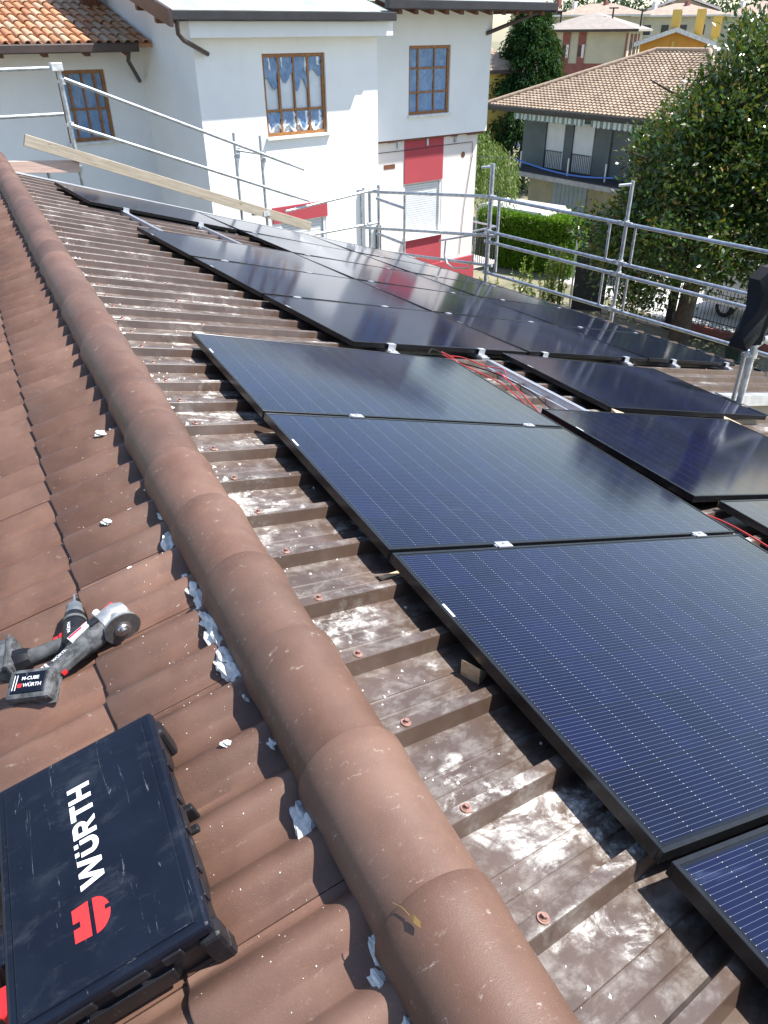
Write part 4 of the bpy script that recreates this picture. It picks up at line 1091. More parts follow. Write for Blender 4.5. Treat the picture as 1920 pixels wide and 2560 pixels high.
ac = fa.part('air_conditioner', 'white_paint', t, 1.0, 1.85, -.4, -.02, -2.75, -2.3)
fa.part('shop_blind', 'white_paint', t, 4.6, 6.9, -.12, -.012, -2.95, -2.5)
dp = MB(); dp.tube([fa(La - .12, -.06, GZ), fa(La - .12, -.06, -.1)], .06, 8); dp.build('downpipe', MT['brick_red'], t)
for v_ in (1.2, 2.0, 3.6, 4.5, 6.4):
    m = MB(); m.hexa([fa(La + .012, v_, -2.2), fa(La + .06, v_, -2.2), fa(La + .06, v_ + .55, -2.2), fa(La + .012, v_ + .55, -2.2), fa(La + .012, v_, -.2), fa(La + .06, v_, -.2), fa(La + .06, v_ + .55, -.2), fa(La + .012, v_ + .55, -.2)])
    o = m.build('brick_strip', MT['brick_red'], t)
    m = MB(); m.hexa([fa(La + .062, v_ + .1, -1.7), fa(La + .09, v_ + .1, -1.7), fa(La + .09, v_ + .45, -1.7), fa(La + .062, v_ + .45, -1.7), fa(La + .062, v_ + .1, -.8), fa(La + .09, v_ + .1, -.8), fa(La + .09, v_ + .45, -.8), fa(La + .062, v_ + .45, -.8)]); m.build('window', MT['window_dark'], o)
for a_, b_, h_ in ((1.2, 1.0, 1.1), (5.2, 2.6, 1.3), (7.2, 5.5, 1.2)):
    m = MB(); p = fa(a_, b_, .35); m.tube([p, p + Vector((0, 0, h_))], .07, 6); m.tube([p + Vector((-.3, .2, h_)), p + Vector((.35, -.2, h_))], .06, 6); m.build('flue', MT['dark_iron'], r)
# orange house
oL, oR = Vector((39.75, 42.3, 0)), Vector((42.75, 39.2, 0)); d1 = oR - oL
fo = FR(oL, math.atan2(d1.y, d1.x)); Lo = d1.length
t, r = far_house('orange_house', 'orange gabled house with white barge boards and square chimneys', fo, .1, Lo - .1, .3, 9, -.72, .78, 'orange_wall', 'roof_peach', .35, hipr=False)
for a_, b_, z1, w_ in ((1.75, .9, 1.12, .55), (3.2, 3.2, 1.18, .55), (4.3, 4.4, .82, .55)):
    c_ = fo.part('chimney', 'yellow_wall', t, a_, a_ + w_, b_, b_ + .5, -.5, z1)
    fo.part('flue_opening', 'window_dark', c_, a_ + w_ + .002, a_ + w_ + .02, b_ + .1, b_ + .4, z1 - .35, z1 - .1)
fo.part('pilaster', 'yellow_wall', t, 2.0, 2.16, .2, .295, GZ, -.55)
# far rows of roofs
def fr_at(x, y, ang): return FR((x, y, 0), rad(ang))
FH = [('far_house', 'long pale roofed house behind the cream apartment house', 74.5, 95.0, -42, 11, 8, 1.7, 1.3, 'roof_pale', 'cream_wall'),
      ('far_house', 'wide pale roofed house behind the yellow chimneys', 82.3, 88.5, -44, 10.5, 9, 1.55, 1.35, 'roof_pale', 'cream_wall'),
      ('far_house', 'pale roofed house above the magnolia at the right edge', 90.2, 81.5, -47, 9, 9, 1.45, 1.6, 'roof_pale', 'cream_wall'),
      ('far_house', 'far red roofed house at the top right corner', 101, 86, -46, 11, 9, 2.3, 1.6, 'roof_peach', 'cream_wall'),
      ('far_house', 'far gabled house with dark gable at the skyline', 88.5, 92.5, -44, 8, 8, 2.4, 1.5, 'roof_pale', 'cream_wall'),
      ('far_house', 'far house showing left of the apartment house roof', 70, 99, -40, 6, 8, 2.2, 1.2, 'roof_peach', 'cream_wall')]
for i, (nm, lb, x, y, an, L_, D_, ze, ri, rm_, wm) in enumerate(FH):
    fr = fr_at(x, y, an)
    t, r = far_house(nm, lb, fr, 0, L_, 0, D_, ze, ri, wm, rm_, .7, wins=[(k * 2.2 + 1.0, k * 2.2 + 1.9, ze - 2.0, ze - .9, 'window_dark') for k in range(int(L_ / 2.3))], fasc='fascia_white', hipr=(i != 4))
    for k in range(2):
        m = MB(); p = fr(2 + 4 * k, 2.5 + k, ze + .6); m.box(p.x - .25, p.x + .25, p.y - .25, p.y + .25, p.z, p.z + 1.1); m.build('chimney', MT['brick_red' if k else 'fascia_white'], r)
yh = FR((24.5, 43.5, 0), rad(-15))
far_house('yellow_house', 'sliver of a yellow house between the white house and the conifer', yh, 0, 5.6, 0, 9, -2.0, 2.6, 'yellow_wall', 'old_brown_tiles', .5)

# ------------------------------------------------------------------ vegetation
def mk_leaf(name, ramp, rough=.4, trans=.25, spec=.5):
    g = NG(name); ge = g.n('NewGeometry'); cr_ = g.n('ValToRGB'); e = cr_.color_ramp.elements
    e[0].position, e[0].color = ramp[0][0], ramp[0][1] + (1,); e[1].position, e[1].color = ramp[-1][0], ramp[-1][1] + (1,)
    for p, c in ramp[1:-1]: x = e.new(p); x.color = c + (1,)
    g.l(ge.outputs['Random Per Island'], cr_.inputs[0])
    g.set(Base_Color=cr_.outputs[0], Roughness=rough); g.b.inputs['Specular IOR Level'].default_value = spec
    tr = g.n('BsdfTranslucent'); g.l(g.mix(.5, cr_.outputs[0], (.25, .35, .02)), tr.inputs[0])
    mx = g.n('MixShader'); mx.inputs[0].default_value = trans; g.l(g.b.outputs[0], mx.inputs[1]); g.l(tr.outputs[0], mx.inputs[2]); g.l(mx.outputs[0], g.out.inputs[0])
    MT[name] = g.m; return g.m
mk_leaf('magnolia_leaf', [(0, (.013, .038, .009)), (.45, (.030, .074, .014)), (.76, (.056, .112, .020)), (.90, (.13, .145, .025)), (.97, (.18, .12, .03)), (1, (.20, .12, .04))], .28, .15, .5)
mk_leaf('conifer_leaf', [(0, (.008, .026, .010)), (.6, (.018, .055, .018)), (1, (.040, .10, .026))], .9, .12, .12)
mk_leaf('hedge_leaf', [(0, (.07, .19, .012)), (.5, (.12, .28, .015)), (.85, (.18, .36, .02)), (1, (.25, .40, .05))], .35, .28)
mk_leaf('willow_leaf', [(0, (.08, .15, .04)), (.5, (.14, .22, .06)), (1, (.24, .31, .11))], .5, .35)
mk_leaf('shoot_leaf', [(0, (.08, .16, .02)), (.6, (.15, .24, .03)), (1, (.30, .36, .05))], .4, .35)
mk_leaf('far_leaf', [(0, (.025, .05, .03)), (1, (.06, .10, .05))], .8, .1)
plain('bark', (.085, .065, .05), .95, 0, .35, 6, .6, 20)
def leaf_mesh(name, pos, dirs, nrm, Ls, Ws, mat, fold=.12):
    """pos,dirs,nrm (n,3); diamond leaves of 2 quads"""
    n = len(pos); side = np.cross(dirs, nrm); side /= np.linalg.norm(side, axis=1, keepdims=True) + 1e-9
    L, Wd = Ls[:, None], Ws[:, None]
    a = pos; t = pos + dirs * L; m = pos + dirs * L * .5 - nrm * L * fold * .3
    l = pos + dirs * L * .45 + side * Wd * .5 + nrm * L * fold * .5; r = pos + dirs * L * .45 - side * Wd * .5 + nrm * L * fold * .5
    v = np.stack([a, l, t, r], 1).reshape(-1, 3)
    me = bpy.data.meshes.new(name); nf = n
    me.vertices.add(len(v)); me.vertices.foreach_set('co', v.astype(np.float32).ravel())
    me.loops.add(nf * 4); me.loops.foreach_set('vertex_index', np.arange(nf * 4, dtype=np.int32))
    me.polygons.add(nf); me.polygons.foreach_set('loop_start', np.arange(0, nf * 4, 4, dtype=np.int32))
    me.update(calc_edges=True); me.validate(); me.materials.append(mat); return me
def unit(a): return a / (np.linalg.norm(a, axis=1, keepdims=True) + 1e-9)
def rdir(n): return unit(rng.normal(size=(n, 3)))
def add_mesh(name, me, parent, off=(0, 0, 0)):
    o = bpy.data.objects.new(name, me); COL.objects.link(o); o.parent = parent; return o
def limbs(base, tips, r0, mat, t, name='trunk', wob=.3):
    mb = MB(); 
    for tip, rr in tips:
        pts = []; tip = Vector(tip); b = Vector(base)
        for i in range(6):
            f = i / 5; p = b.lerp(tip, f); 
            if 0 < i < 5: p += Vector((random.uniform(-wob, wob), random.uniform(-wob, wob), .15 * wob))
            pts.append(p)
        mb.tube(pts, [rr * (1 - .75 * i / 5) for i in range(6)], 8)
    return mb.build(name, MT[mat], t, smooth=60)
# magnolia
TB_ = Vector((18.55, 16.1, GZ)); mg = thing('magnolia_tree', TB_, 'big glossy leaved magnolia tree filling the right edge behind the scaffold', 'tree')
tr_ = MB(); tr_.tube([TB_, TB_ + Vector((.05, .0, .9)), TB_ + Vector((.1, -.05, 2.0)), TB_ + Vector((.2, -.1, 3.6)), TB_ + Vector((.3, -.2, 6.2))], [.34, .27, .25, .20, .08], 12)
for k in range(16):
    a = k * 2.4; z = 1.8 + .32 * k; L_ = 3.6 - .1 * k; p = TB_ + Vector((.1, -.05, z))
    tr_.tube([p, p + Vector((math.cos(a) * L_ * .5, math.sin(a) * L_ * .5, .5)), p + Vector((math.cos(a) * L_, math.sin(a) * L_, 1.0))], [.09, .05, .02], 6)
tr_.build('trunk', MT['bark'], mg, smooth=60)
cc = np.array([19.7, 15.5, -4.1]); rad3 = np.array([3.7, 3.8, 3.85])
cl_ = []
while len(cl_) < 760:
    d = rdir(1)[0]; rr = random.random() ** .33
    lobes = 1 + .13 * math.sin(4.1 * d[0] + 2 * d[2]) + .12 * math.sin(5.3 * d[1] + 1.7) + .10 * math.sin(7 * d[2] + 3 * d[0])
    if d[2] < -.55 and random.random() < .55: continue
    if rr < .55 and random.random() < .7: continue
    pc = cc + d * rad3 * rr * lobes
    if pc[2] < -5.75 + .5 * math.sin(2.2 * pc[0] + pc[1]): continue
    cl_.append(np.append(pc, rr))
for x, y, z in ((17.6, 17.3, -6.9), (17.75, 17.1, -7.1), (18.0, 17.2, -6.7), (17.5, 17.7, -6.35), (17.3, 18.0, -5.9), (17.0, 18.5, -5.3), (16.9, 18.6, -5.0)):
    for _ in range(3): cl_.append(np.array([x + random.uniform(-.3, .3), y + random.uniform(-.3, .3), z + random.uniform(-.3, .3), 1]))
POS, DIR, NRMs, LS, WS = [], [], [], [], []
for c in cl_:
    m = 110; d = rdir(m); out = unit((c[:3] - cc)[None, :])[0]
    rosette = rng.normal(size=(m, 3)) * np.array([.29, .29, .25])
    pos = c[:3] + rosette; dd = unit(rng.normal(size=(m, 3)) * .7 + unit(rosette) * .6 + out * .35 + np.array([0, 0, .15]))
    nn = unit(np.cross(dd, rng.normal(size=(m, 3)))); nn[nn[:, 2] < 0] *= -1
    POS.append(pos); DIR.append(dd); NRMs.append(nn); LS.append(rng.uniform(.13, .23, m)); WS.append(rng.uniform(.06, .095, m))
POS, DIR, NRMs, LS, WS = map(np.concatenate, (POS, DIR, NRMs, LS, WS))
add_mesh('crown', leaf_mesh('crown', POS - np.array(TB_), DIR, NRMs, LS, WS, MT['magnolia_leaf']), mg)
# conifer
CB = Vector((31.1, 41.7, GZ)); cf_ = thing('conifer_tree', CB, 'tall dark green conifer with drooping branches behind the brown hipped roof', 'tree')
tr_ = MB(); tr_.tube([CB, CB + Vector((0, 0, 4)), CB + Vector((.1, 0, 9.2))], [.28, .2, .04], 8); tr_.build('trunk', MT['bark'], cf_, smooth=60)
POS, DIR, NRMs = [], [], []
for k in range(520):
    t = random.random() ** .8; z = .8 + 8.9 * t; Rm = (3.35 * (1 - t) ** .52 + .1) * random.uniform(.75, 1.12); a = random.uniform(0, 6.283)
    m = 62; f = rng.uniform(.25, 1, m) ** .7
    sw = rng.normal(size=(m, 3)) * .13
    px = np.stack([np.cos(a) * Rm * f, np.sin(a) * Rm * f, z + .25 * f - .75 * f * f * Rm / 2.4], 1) + sw
    dd = unit(np.stack([np.full(m, math.cos(a)) * .5, np.full(m, math.sin(a)) * .5, np.full(m, -.55)], 1) + rng.normal(size=(m, 3)) * .5)
    POS.append(px); DIR.append(dd); NRMs.append(unit(np.cross(dd, rng.normal(size=(m, 3)))))
POS, DIR, NRMs = map(np.concatenate, (POS, DIR, NRMs)); n = len(POS)
add_mesh('crown', leaf_mesh('crown', POS, DIR, NRMs, rng.uniform(.16, .38, n), rng.uniform(.05, .11, n), MT['conifer_leaf']), cf_)
# willow
WB_ = Vector((17.9, 27.3, GZ)); wi = thing('weeping_tree', WB_, 'small weeping light green tree beside the right flank of the white house', 'tree')
tr_ = MB(); tr_.tube([WB_, WB_ + Vector((.1, 0, 2.2)), WB_ + Vector((0, .1, 4.3))], [.13, .09, .03], 8); tr_.build('trunk', MT['bark'], wi, smooth=60)
POS, DIR, NRMs = [], [], []
for k in range(260):
    a = random.uniform(0, 6.283); R_ = random.uniform(.2, 1.75); top = 5.2 - .75 * R_ + random.uniform(-.3, .4); Ld = random.uniform(.6, 2.0); m = 46
    f = rng.uniform(0, 1, m); px = np.stack([np.cos(a) * (R_ + .25 * f), np.sin(a) * (R_ + .25 * f), top - Ld * f ** 1.4], 1) + rng.normal(size=(m, 3)) * .05
    dd = unit(np.array([math.cos(a) * .25, math.sin(a) * .25, -1.0]) + rng.normal(size=(m, 3)) * .35)
    POS.append(px); DIR.append(dd); NRMs.append(unit(np.cross(dd, rng.normal(size=(m, 3)))))
POS, DIR, NRMs = map(np.concatenate, (POS, DIR, NRMs)); n = len(POS)
add_mesh('crown', leaf_mesh('crown', POS, DIR, NRMs, rng.uniform(.10, .22, n), rng.uniform(.025, .05, n), MT['willow_leaf']), wi)
# clipped hedge
ha, hb2 = Vector((19.05, 26.9, GZ)), Vector((20.65, 23.85, GZ)); ha = ha - (hb2 - ha) * .25
hx = (hb2 - ha); HL = hx.length; hx.normalize(); hy = Vector((-hx.y, hx.x, 0)); 
if hy.x < 0: hy = -hy
hg = thing('clipped_hedge', (ha + hb2) / 2, 'bright green clipped hedge below the scaffold rails', 'hedge')
mb = MB(); mb.obox((ha + hb2) / 2 + hy * .55 + Vector((0, 0, .98)), hx * (HL / 2 - .15), hy * .40, (0, 0, .94)); mb.build('twigs', plain('hedge_core', (.02, .035, .008), 1.), hg)
n = 26000; P_ = []; hbse = np.array(BASES[hg.name])
face = rng.choice(4, n, p=[.42, .40, .09, .09]); u_ = rng.uniform(0, HL, n); v_ = rng.uniform(0, 1.1, n); z_ = rng.uniform(.05, 2.12, n)
v_[face == 0] = rng.normal(0.02, .045, (face == 0).sum()); z_[face == 1] = rng.normal(2.08, .06, (face == 1).sum()); u_[face == 2] = rng.normal(0, .05, (face == 2).sum()); u_[face == 3] = rng.normal(HL, .05, (face == 3).sum())
pos = np.array(ha) + u_[:, None] * np.array(hx) + v_[:, None] * np.array(hy) + z_[:, None] * np.array([0, 0, 1.]) - hbse
out = np.zeros((n, 3)); out[face == 0] = -np.array(hy); out[face == 1] = (0, 0, 1); out[face == 2] = -np.array(hx); out[face == 3] = np.array(hx)
dd = unit(out * .7 + rng.normal(size=(n, 3)) * .55 + np.array([0, 0, .35])); nn = unit(np.cross(dd, rng.normal(size=(n, 3)))); nn[nn[:, 2] < 0] *= -1
add_mesh('foliage', leaf_mesh('foliage', pos, dd, nn, rng.uniform(.07, .14, n), rng.uniform(.03, .055, n), MT['hedge_leaf']), hg)
# leafy shoots in the garden bed
def shoots(base, hgt, n, spread, label):
    t = thing('garden_shrub', base, label, 'shrub', 'shrubs in the bed'); POS, DIR, NRMs = [], [], []; st_ = MB()
    for k in range(n):
        a = random.uniform(0, 6.28); lean = Vector((math.cos(a), math.sin(a), 0)) * random.uniform(0, spread); L_ = hgt * random.uniform(.6, 1); m = int(26 * L_) + 8
        b0 = Vector(base) + lean * .4; st_.tube([b0, b0 + lean * .6 + Vector((0, 0, L_))], [.012, .004], 5)
        f = rng.uniform(.08, 1, m); px = np.array(b0 - Vector(base)) + np.outer(f, np.array(lean) * .6 + np.array([0, 0, L_])); dd = unit(rng.normal(size=(m, 3)) + np.array([0, 0, .7]))
        POS.append(px); DIR.append(dd); NRMs.append(unit(np.cross(dd, rng.normal(size=(m, 3)))))
    st_.build('stem', MT['bark'], t)
    POS, DIR, NRMs = map(np.concatenate, (POS, DIR, NRMs)); n_ = len(POS)
    add_mesh('foliage', leaf_mesh('foliage', POS, DIR, NRMs, rng.uniform(.07, .15, n_), rng.uniform(.03, .055, n_), MT['shoot_leaf']), t)
shoots((16.6, 21.6, GZ), 1.9, 9, .5, 'thin yellow green shrub left of the tall one in the bed before the hedge')
shoots((17.7, 20.9, GZ), 2.2, 22, .7, 'tall yellow green shrub beside the dark gate panel')
shoots((17.0, 21.0, GZ), 1.3, 26, .9, 'low green shrub at the foot of the bed')
shoots((15.0, 21.4, GZ), 1.5, 12, .5, 'small yellowish plant close to the white house corner')
# skyline trees
def far_tree(x, y, h, r, label):
    b = Vector((x, y, GZ)); t = thing('skyline_tree', b, label, 'tree', 'trees on the skyline')
    m = MB(); m.tube([b, b + Vector((0, 0, h * .7))], [.4, .15], 6); m.build('trunk', MT['bark'], t)
    n = 1500; d = rdir(n); rr = rng.uniform(.55, 1.05, n)[:, None]; bump_ = (1 + .22 * np.sin(5 * d[:, :1] + x) * np.cos(4 * d[:, 2:3]))
    pos = d * rr * bump_ * np.array([r, r, h * .42]) + np.array([0, 0, h * .6]); dd = rdir(n); nn = unit(np.cross(dd, rdir(n)))
    add_mesh('crown', leaf_mesh('crown', pos, dd, nn, rng.uniform(.5, 1.1, n), rng.uniform(.3, .6, n), MT['far_leaf']), t)
for i, (az, D_, h, r) in enumerate(((39.4, 165, 14.5, 7), (41.2, 170, 13.2, 6), (42.6, 175, 14.6, 6.5), (37.3, 168, 13.0, 6), (50.2, 150, 14.5, 6), (47.3, 190, 14.5, 7), (44.7, 190, 13.4, 6.5))):
    far_tree(D_ * math.sin(rad(az)), D_ * math.cos(rad(az)), h, r, ['dark round tree on the skyline left of the chimneys', 'low skyline tree just right of the first', 'skyline tree above the cream apartment roof', 'skyline tree behind the gutter of the white house', 'dark tree at the extreme top right corner', 'skyline tree hidden behind the red roofs', 'low skyline tree near the dark gable'][i])

# ------------------------------------------------------------------ fence, yard objects, vans
f0, f1 = Vector((18.93, 19.95, 0)), Vector((20.6, 14.2, 0)); fd = (f1 - f0); FL = fd.length; fang = math.atan2(fd.y, fd.x); ff = FR(f0, fang)
fe = thing('iron_fence', ff(FL / 2, 0, GZ), 'dark iron bar fence on a low wall behind the tree trunk', 'fence')
ff.part('base_wall', 'pink_plank' if False else 'concrete', fe, 0, 2.3, -.1, .1, GZ, GZ + .22)
ff.part('base_wall', 'brick_red', fe, 2.75, FL, -.1, .1, GZ, GZ + .36)
for z in (GZ + .62, GZ + 1.50):
    tb = MB(); tb.tube([ff(.02 + (FL - .05) * k / 14, 0, z - .07 * abs(math.sin(k * math.pi / 7))) for k in range(15)], .013, 6); tb.build('rail', MT['dark_iron'], fe)
k = .06
while k < FL:
    if not 2.35 < k < 2.7:
        b_ = MB(); b_.tube([ff(k, 0, GZ + .25), ff(k, 0, GZ + 1.62), ff(k, 0, GZ + 1.72)], [.009, .009, .002], 5); b_.build('bar', MT['dark_iron'], fe)
    k += .115
ff.part('gate_post', 'dark_iron', fe, 2.40, 2.62, -.1, .1, GZ, GZ + 1.75)
m = MB(); m.hexa([Vector((18.15, 20.75, GZ)), Vector((18.95, 19.98, GZ)), Vector((18.98, 20.01, GZ)), Vector((18.18, 20.78, GZ)), Vector((18.15, 20.75, GZ + 2.1)), Vector((18.95, 19.98, GZ + 2.1)), Vector((18.98, 20.01, GZ + 2.1)), Vector((18.18, 20.78, GZ + 2.1))])
tag(m.build('gate_panel', plain('dark_green_sheet', (.022, .03, .032), .5, 0, .2, 3), base=(18.5, 20.4, GZ)), 'dark sheet panel closing the garden between hedge and iron fence', 'gate')
m = MB(); m.tube([(18.12, 20.80, GZ), (18.12, 20.80, GZ + 2.7)], .035, 8); tag(m.build('garden_pole', MT['white_paint'], base=(18.12, 20.8, GZ)), 'thin white pole at the left edge of the dark panel', 'pole')
# wheelie bin
bn = thing('wheelie_bin', (18.6, 13.9, GZ), 'dark green bin standing on the dry ground before the iron fence', 'bin')
plain('bin_green', (.012, .035, .026), .5)
m = MB(); m.hexa([(18.4, 13.7, GZ), (18.8, 13.7, GZ), (18.8, 14.1, GZ), (18.4, 14.1, GZ), (18.33, 13.62, GZ + .85), (18.87, 13.62, GZ + .85), (18.87, 14.18, GZ + .85), (18.33, 14.18, GZ + .85)]); m.build('body', MT['bin_green'], bn, bevel=.02)
m = MB(); m.box(18.30, 18.90, 13.6, 14.2, GZ + .853, GZ + .92); m.build('lid', MT['bin_green'], bn, bevel=.02)
# vans
plain('van_white', (.80, .80, .80), .25, 0, .03, 3, coat=.5)
plain('tyre', (.015, .015, .015), .9)
def van(o, ang, label, L_=4.8, wd=1.9, hg=2.1):
    fr = FR(o, ang); t = thing('white_van', Vector(o) + Vector((0, 0, GZ)), label, 'van')
    prof = [(0, .35), (0, 1.5), (.12, hg - .12), (.4, hg), (L_ - 1.5, hg), (L_ - 1.2, hg - .1), (L_ - .75, 1.15), (L_ - .1, .95), (L_, .75), (L_, .35)]
    m = MB(); m.prism([fr(a, -wd / 2, GZ + z) for a, z in prof], fr.b * wd); b = m.build('body', MT['van_white'], t, bevel=.07)
    for s_ in (-1, 1):
        m = MB(); m.prism([fr(a, s_ * (wd / 2 + .004) , GZ + z) for a, z in ((L_ - 2.1, 1.2), (L_ - 2.1, hg - .3), (L_ - 1.4, hg - .3), (L_ - 1.0, 1.2))], fr.b * (.004 * s_)); m.build('window', MT['window_dark'], b)
        for a in (.9, L_ - .95):
            m = MB(); c = fr(a, s_ * (wd / 2 - .12), GZ + .33); m.tube([c - fr.b * .11, c + fr.b * .11], .33, 16); w_ = m.build('wheel', MT['tyre'], t)
            m = MB(); m.tube([c + fr.b * s_ * .112, c + fr.b * s_ * .118], .19, 12); m.build('rim', MT['galvanised'], w_)
    m = MB(); m.prism([fr(L_ - 1.14, -wd / 2 + .15, GZ + hg - .16), fr(L_ - 1.14, wd / 2 - .15, GZ + hg - .16), fr(L_ - .8, wd / 2 - .15, GZ + 1.2), fr(L_ - .8, -wd / 2 + .15, GZ + 1.2)], Vector((.03, 0, .03))); m.build('windscreen', MT['window_dark'], b)
    return t
van((19.9, 28.9, 0), math.atan2(-4.1, 1.4), 'white van parked behind the clipped hedge, only its roof showing', 4.8, 1.9, 2.32)
van((22.9, 18.6, 0), math.atan2(-4.6, .9), 'white van parked behind the iron fence, partly hidden by the jacket', 4.8, 1.9, 1.75)

# ------------------------------------------------------------------ tool case
U15 = Vector((math.cos(rad(15)), 0, math.sin(rad(15)))); N15 = Vector((-math.sin(rad(15)), 0, math.cos(rad(15))))
def frame_at(top, lift, yaw, tilt=0.):
    ex = (U15 * math.cos(yaw) + Vector((0, 1, 0)) * math.sin(yaw)); ey = N15.cross(ex)
    m = Matrix.Identity(4); o = Vector(top) + N15 * lift
    for i in range(3): m[i][0], m[i][1], m[i][2], m[i][3] = ex[i], ey[i], N15[i], o[i]
    return m
def mk_casemat(name, a, b, scr):
    g = NG(name); v = g.coord('Object')
    c = g.mix(g.ramp(g.noise(v, 5, 4, .6), .3, .7), a, b)
    s1 = g.ramp(g.noise(g.mapping(v, (60, 5, 20), rot=(0, 0, .25)), 1.2, 5, .75, 1.2), .63, .72, 0, scr)
    s2 = g.ramp(g.noise(g.mapping(v, (7, 75, 20), rot=(0, 0, .5)), 1.1, 5, .75, 1.5), .66, .74, 0, scr * .8)
    haze = g.ramp(g.noise(g.mapping(v, (5, 9, 5)), 2.2, 6, .7, .5), .50, .80, 0, scr * .16)
    t = g.math('MAXIMUM', g.math('MAXIMUM', s1, s2), haze)
    c = g.mix(t, c, (.30, .34, .38))
    g.set(Base_Color=c, Roughness=g.math('ADD', .40, g.math('MULTIPLY', t, .4))); g.b.inputs['Specular IOR Level'].default_value = .30
    g.bump(g.noise(v, 300, 3, .6), .08, .001); MT[name] = g.m; return g.m
mk_casemat('navy_plastic', (.0028, .0045, .011), (.0050, .008, .017), .42)
mk_casemat('black_plastic', (.007, .007, .009), (.014, .014, .017), .45)
plain('red_plastic', (.62, .018, .02), .4, 0, .1, 20)
plain('print_white', (.82, .82, .84), .5, 0, .05, 20)
plain('print_red', (.70, .03, .03), .45, 0, .06, 20)
CASE = frame_at((-.068, .985, -1.262 - T15 * (.385 + .0915)), .012, rad(-1.9))
case = thing('tool_case', CASE.translation, 'dark blue plastic tool case with white lettering and red logo on the brown tiles', 'tool case')
case.matrix_world = CASE; BASES[case.name] = Vector((0, 0, 0))
CWX, CLY, CHZ = .168, .250, .134
m = MB(); m.hexa([(-CWX + .014, -CLY + .016, 0), (CWX - .012, -CLY + .016, 0), (CWX - .012, CLY - .016, 0), (-CWX + .014, CLY - .016, 0), (-CWX + .005, -CLY + .005, .096), (CWX - .004, -CLY + .005, .096), (CWX - .004, CLY - .005, .096), (-CWX + .005, CLY - .005, .096)]); body = m.build('body', MT['black_plastic'], case, bevel=.012)
m = MB(); m.box(-CWX, CWX, -CLY, CLY, .1005, CHZ - .004); lid = m.build('lid', MT['navy_plastic'], case, bevel=.008)
m = MB(); m.box(-CWX + .020, CWX - .022, -CLY + .016, CLY - .016, CHZ - .0035, CHZ); m.build('lid_panel', MT['navy_plastic'], lid, bevel=.0035)
m = MB(); m.box(-CWX + .004, CWX - .003, -CLY + .010, CLY - .010, .0965, .1); m.build('seam', MT['black_plastic'], case)
for sx_ in (-1, 1):
    for sy_ in (-1, 1):
        m = MB(); cx_, cy_ = sx_ * (CWX - .016), sy_ * (CLY - .016); m.box(cx_ - .020, cx_ + .021, cy_ - .020, cy_ + .020, -.010, .094); m.build('corner_block', MT['black_plastic'], body, bevel=.009)
for y0, y1 in ((-.19, -.155), (-.135, -.07), (-.05, .0), (.02, .085), (.105, .15)):
    m = MB(); m.box(CWX - .002, CWX + .004, y0, y1, .088, .116); m.build('hinge', MT['black_plastic'], lid, bevel=.003)
for y0 in (-.02, .03): 
    m = MB(); m.box(CWX - .012, CWX + .010, y0, y0 + .016, .0, .055); m.build('side_rib', MT['black_plastic'], body, bevel=.004)
for y0 in (.155, -.20):
    m = MB(); m.box(-CWX - .013, -CWX + .004, y0, y0 + .05, .072, .126); m.build('latch', MT['red_plastic'], lid, bevel=.004)
for y0 in (.06, -.115):
    m = MB(); m.box(-CWX - .011, -CWX + .002, y0, y0 + .055, .098, .128); m.build('lid_tab', MT['navy_plastic'], lid, bevel=.003)
for x0, x1 in ((-.10, -.04), (-.01, .05), (.075, .11)):
    m = MB(); m.box(x0, x1, -CLY - .004, -CLY + .002, .092, .114); m.build('clip', MT['black_plastic'], lid, bevel=.003)
m = MB(); m.hexa([(-.08, -CLY + .004, .02), (.07, -CLY + .004, .02), (.07, -CLY + .012, .02), (-.08, -CLY + .012, .02), (-.09, -CLY - .001, .07), (.08, -CLY - .001, .07), (.08, -CLY + .012, .07), (-.09, -CLY + .012, .07)]); m.build('handle_recess', MT['black_plastic'], body, bevel=.003)
# lettering W U R T H with two dots, read towards the far end
txt = MB(); SS, ST, Y0, X0 = .0385, .0445, -.072, .020; zc = CHZ + .0002; tw = [0]
def gl(poly):
    tw[0] += 1; z = zc + .00004 * (tw[0] % 6); p = [(X0 - t * ST, Y0 + s * SS, z) for s, t in poly]; txt.prism(p, (0, 0, .0003))
def ringp(cx, cy, rx, ry, w_, a0, a1, n=8, off=0):
    for k in range(n):
        t0, t1 = rad(a0 + (a1 - a0) * k / n), rad(a0 + (a1 - a0) * (k + 1) / n)
        gl([(cx + rx * math.cos(t0), cy + ry * math.sin(t0)), (cx + rx * math.cos(t1), cy + ry * math.sin(t1)), (cx + (rx - w_) * math.cos(t1), cy + (ry - w_) * math.sin(t1)), (cx + (rx - w_) * math.cos(t0), cy + (ry - w_) * math.sin(t0))])
x = 0
for pl in ([(0, 1), (.27, 1), (.52, 0), (.27, 0)], [(.27, 0), (.52, 0), (.90, 1), (.66, 1)], [(1.29, 0), (1.04, 0), (.66, 1), (.90, 1)], [(1.56, 1), (1.29, 1), (1.04, 0), (1.29, 0)]): gl([(a + x, b) for a, b in pl])
x += 1.68
gl([(x, .36), (x + .25, .36), (x + .25, .78), (x, .78)]); gl([(x + .70, .36), (x + .95, .36), (x + .95, .78), (x + .70, .78)]); ringp(x + .475, .36, .475, .36, .24, 180, 360, 10)
gl([(x + .13, .86), (x + .36, .86), (x + .36, 1.03), (x + .13, 1.03)]); gl([(x + .59, .86), (x + .82, .86), (x + .82, 1.03), (x + .59, 1.03)])
x += 1.08
gl([(x, 0), (x + .25, 0), (x + .25, 1), (x, 1)]); gl([(x + .25, .78), (x + .55, .78), (x + .55, 1), (x + .25, 1)]); gl([(x + .25, .36), (x + .55, .36), (x + .55, .57), (x + .25, .57)]); ringp(x + .55, .68, .36, .32, .22, -90, 90, 8)
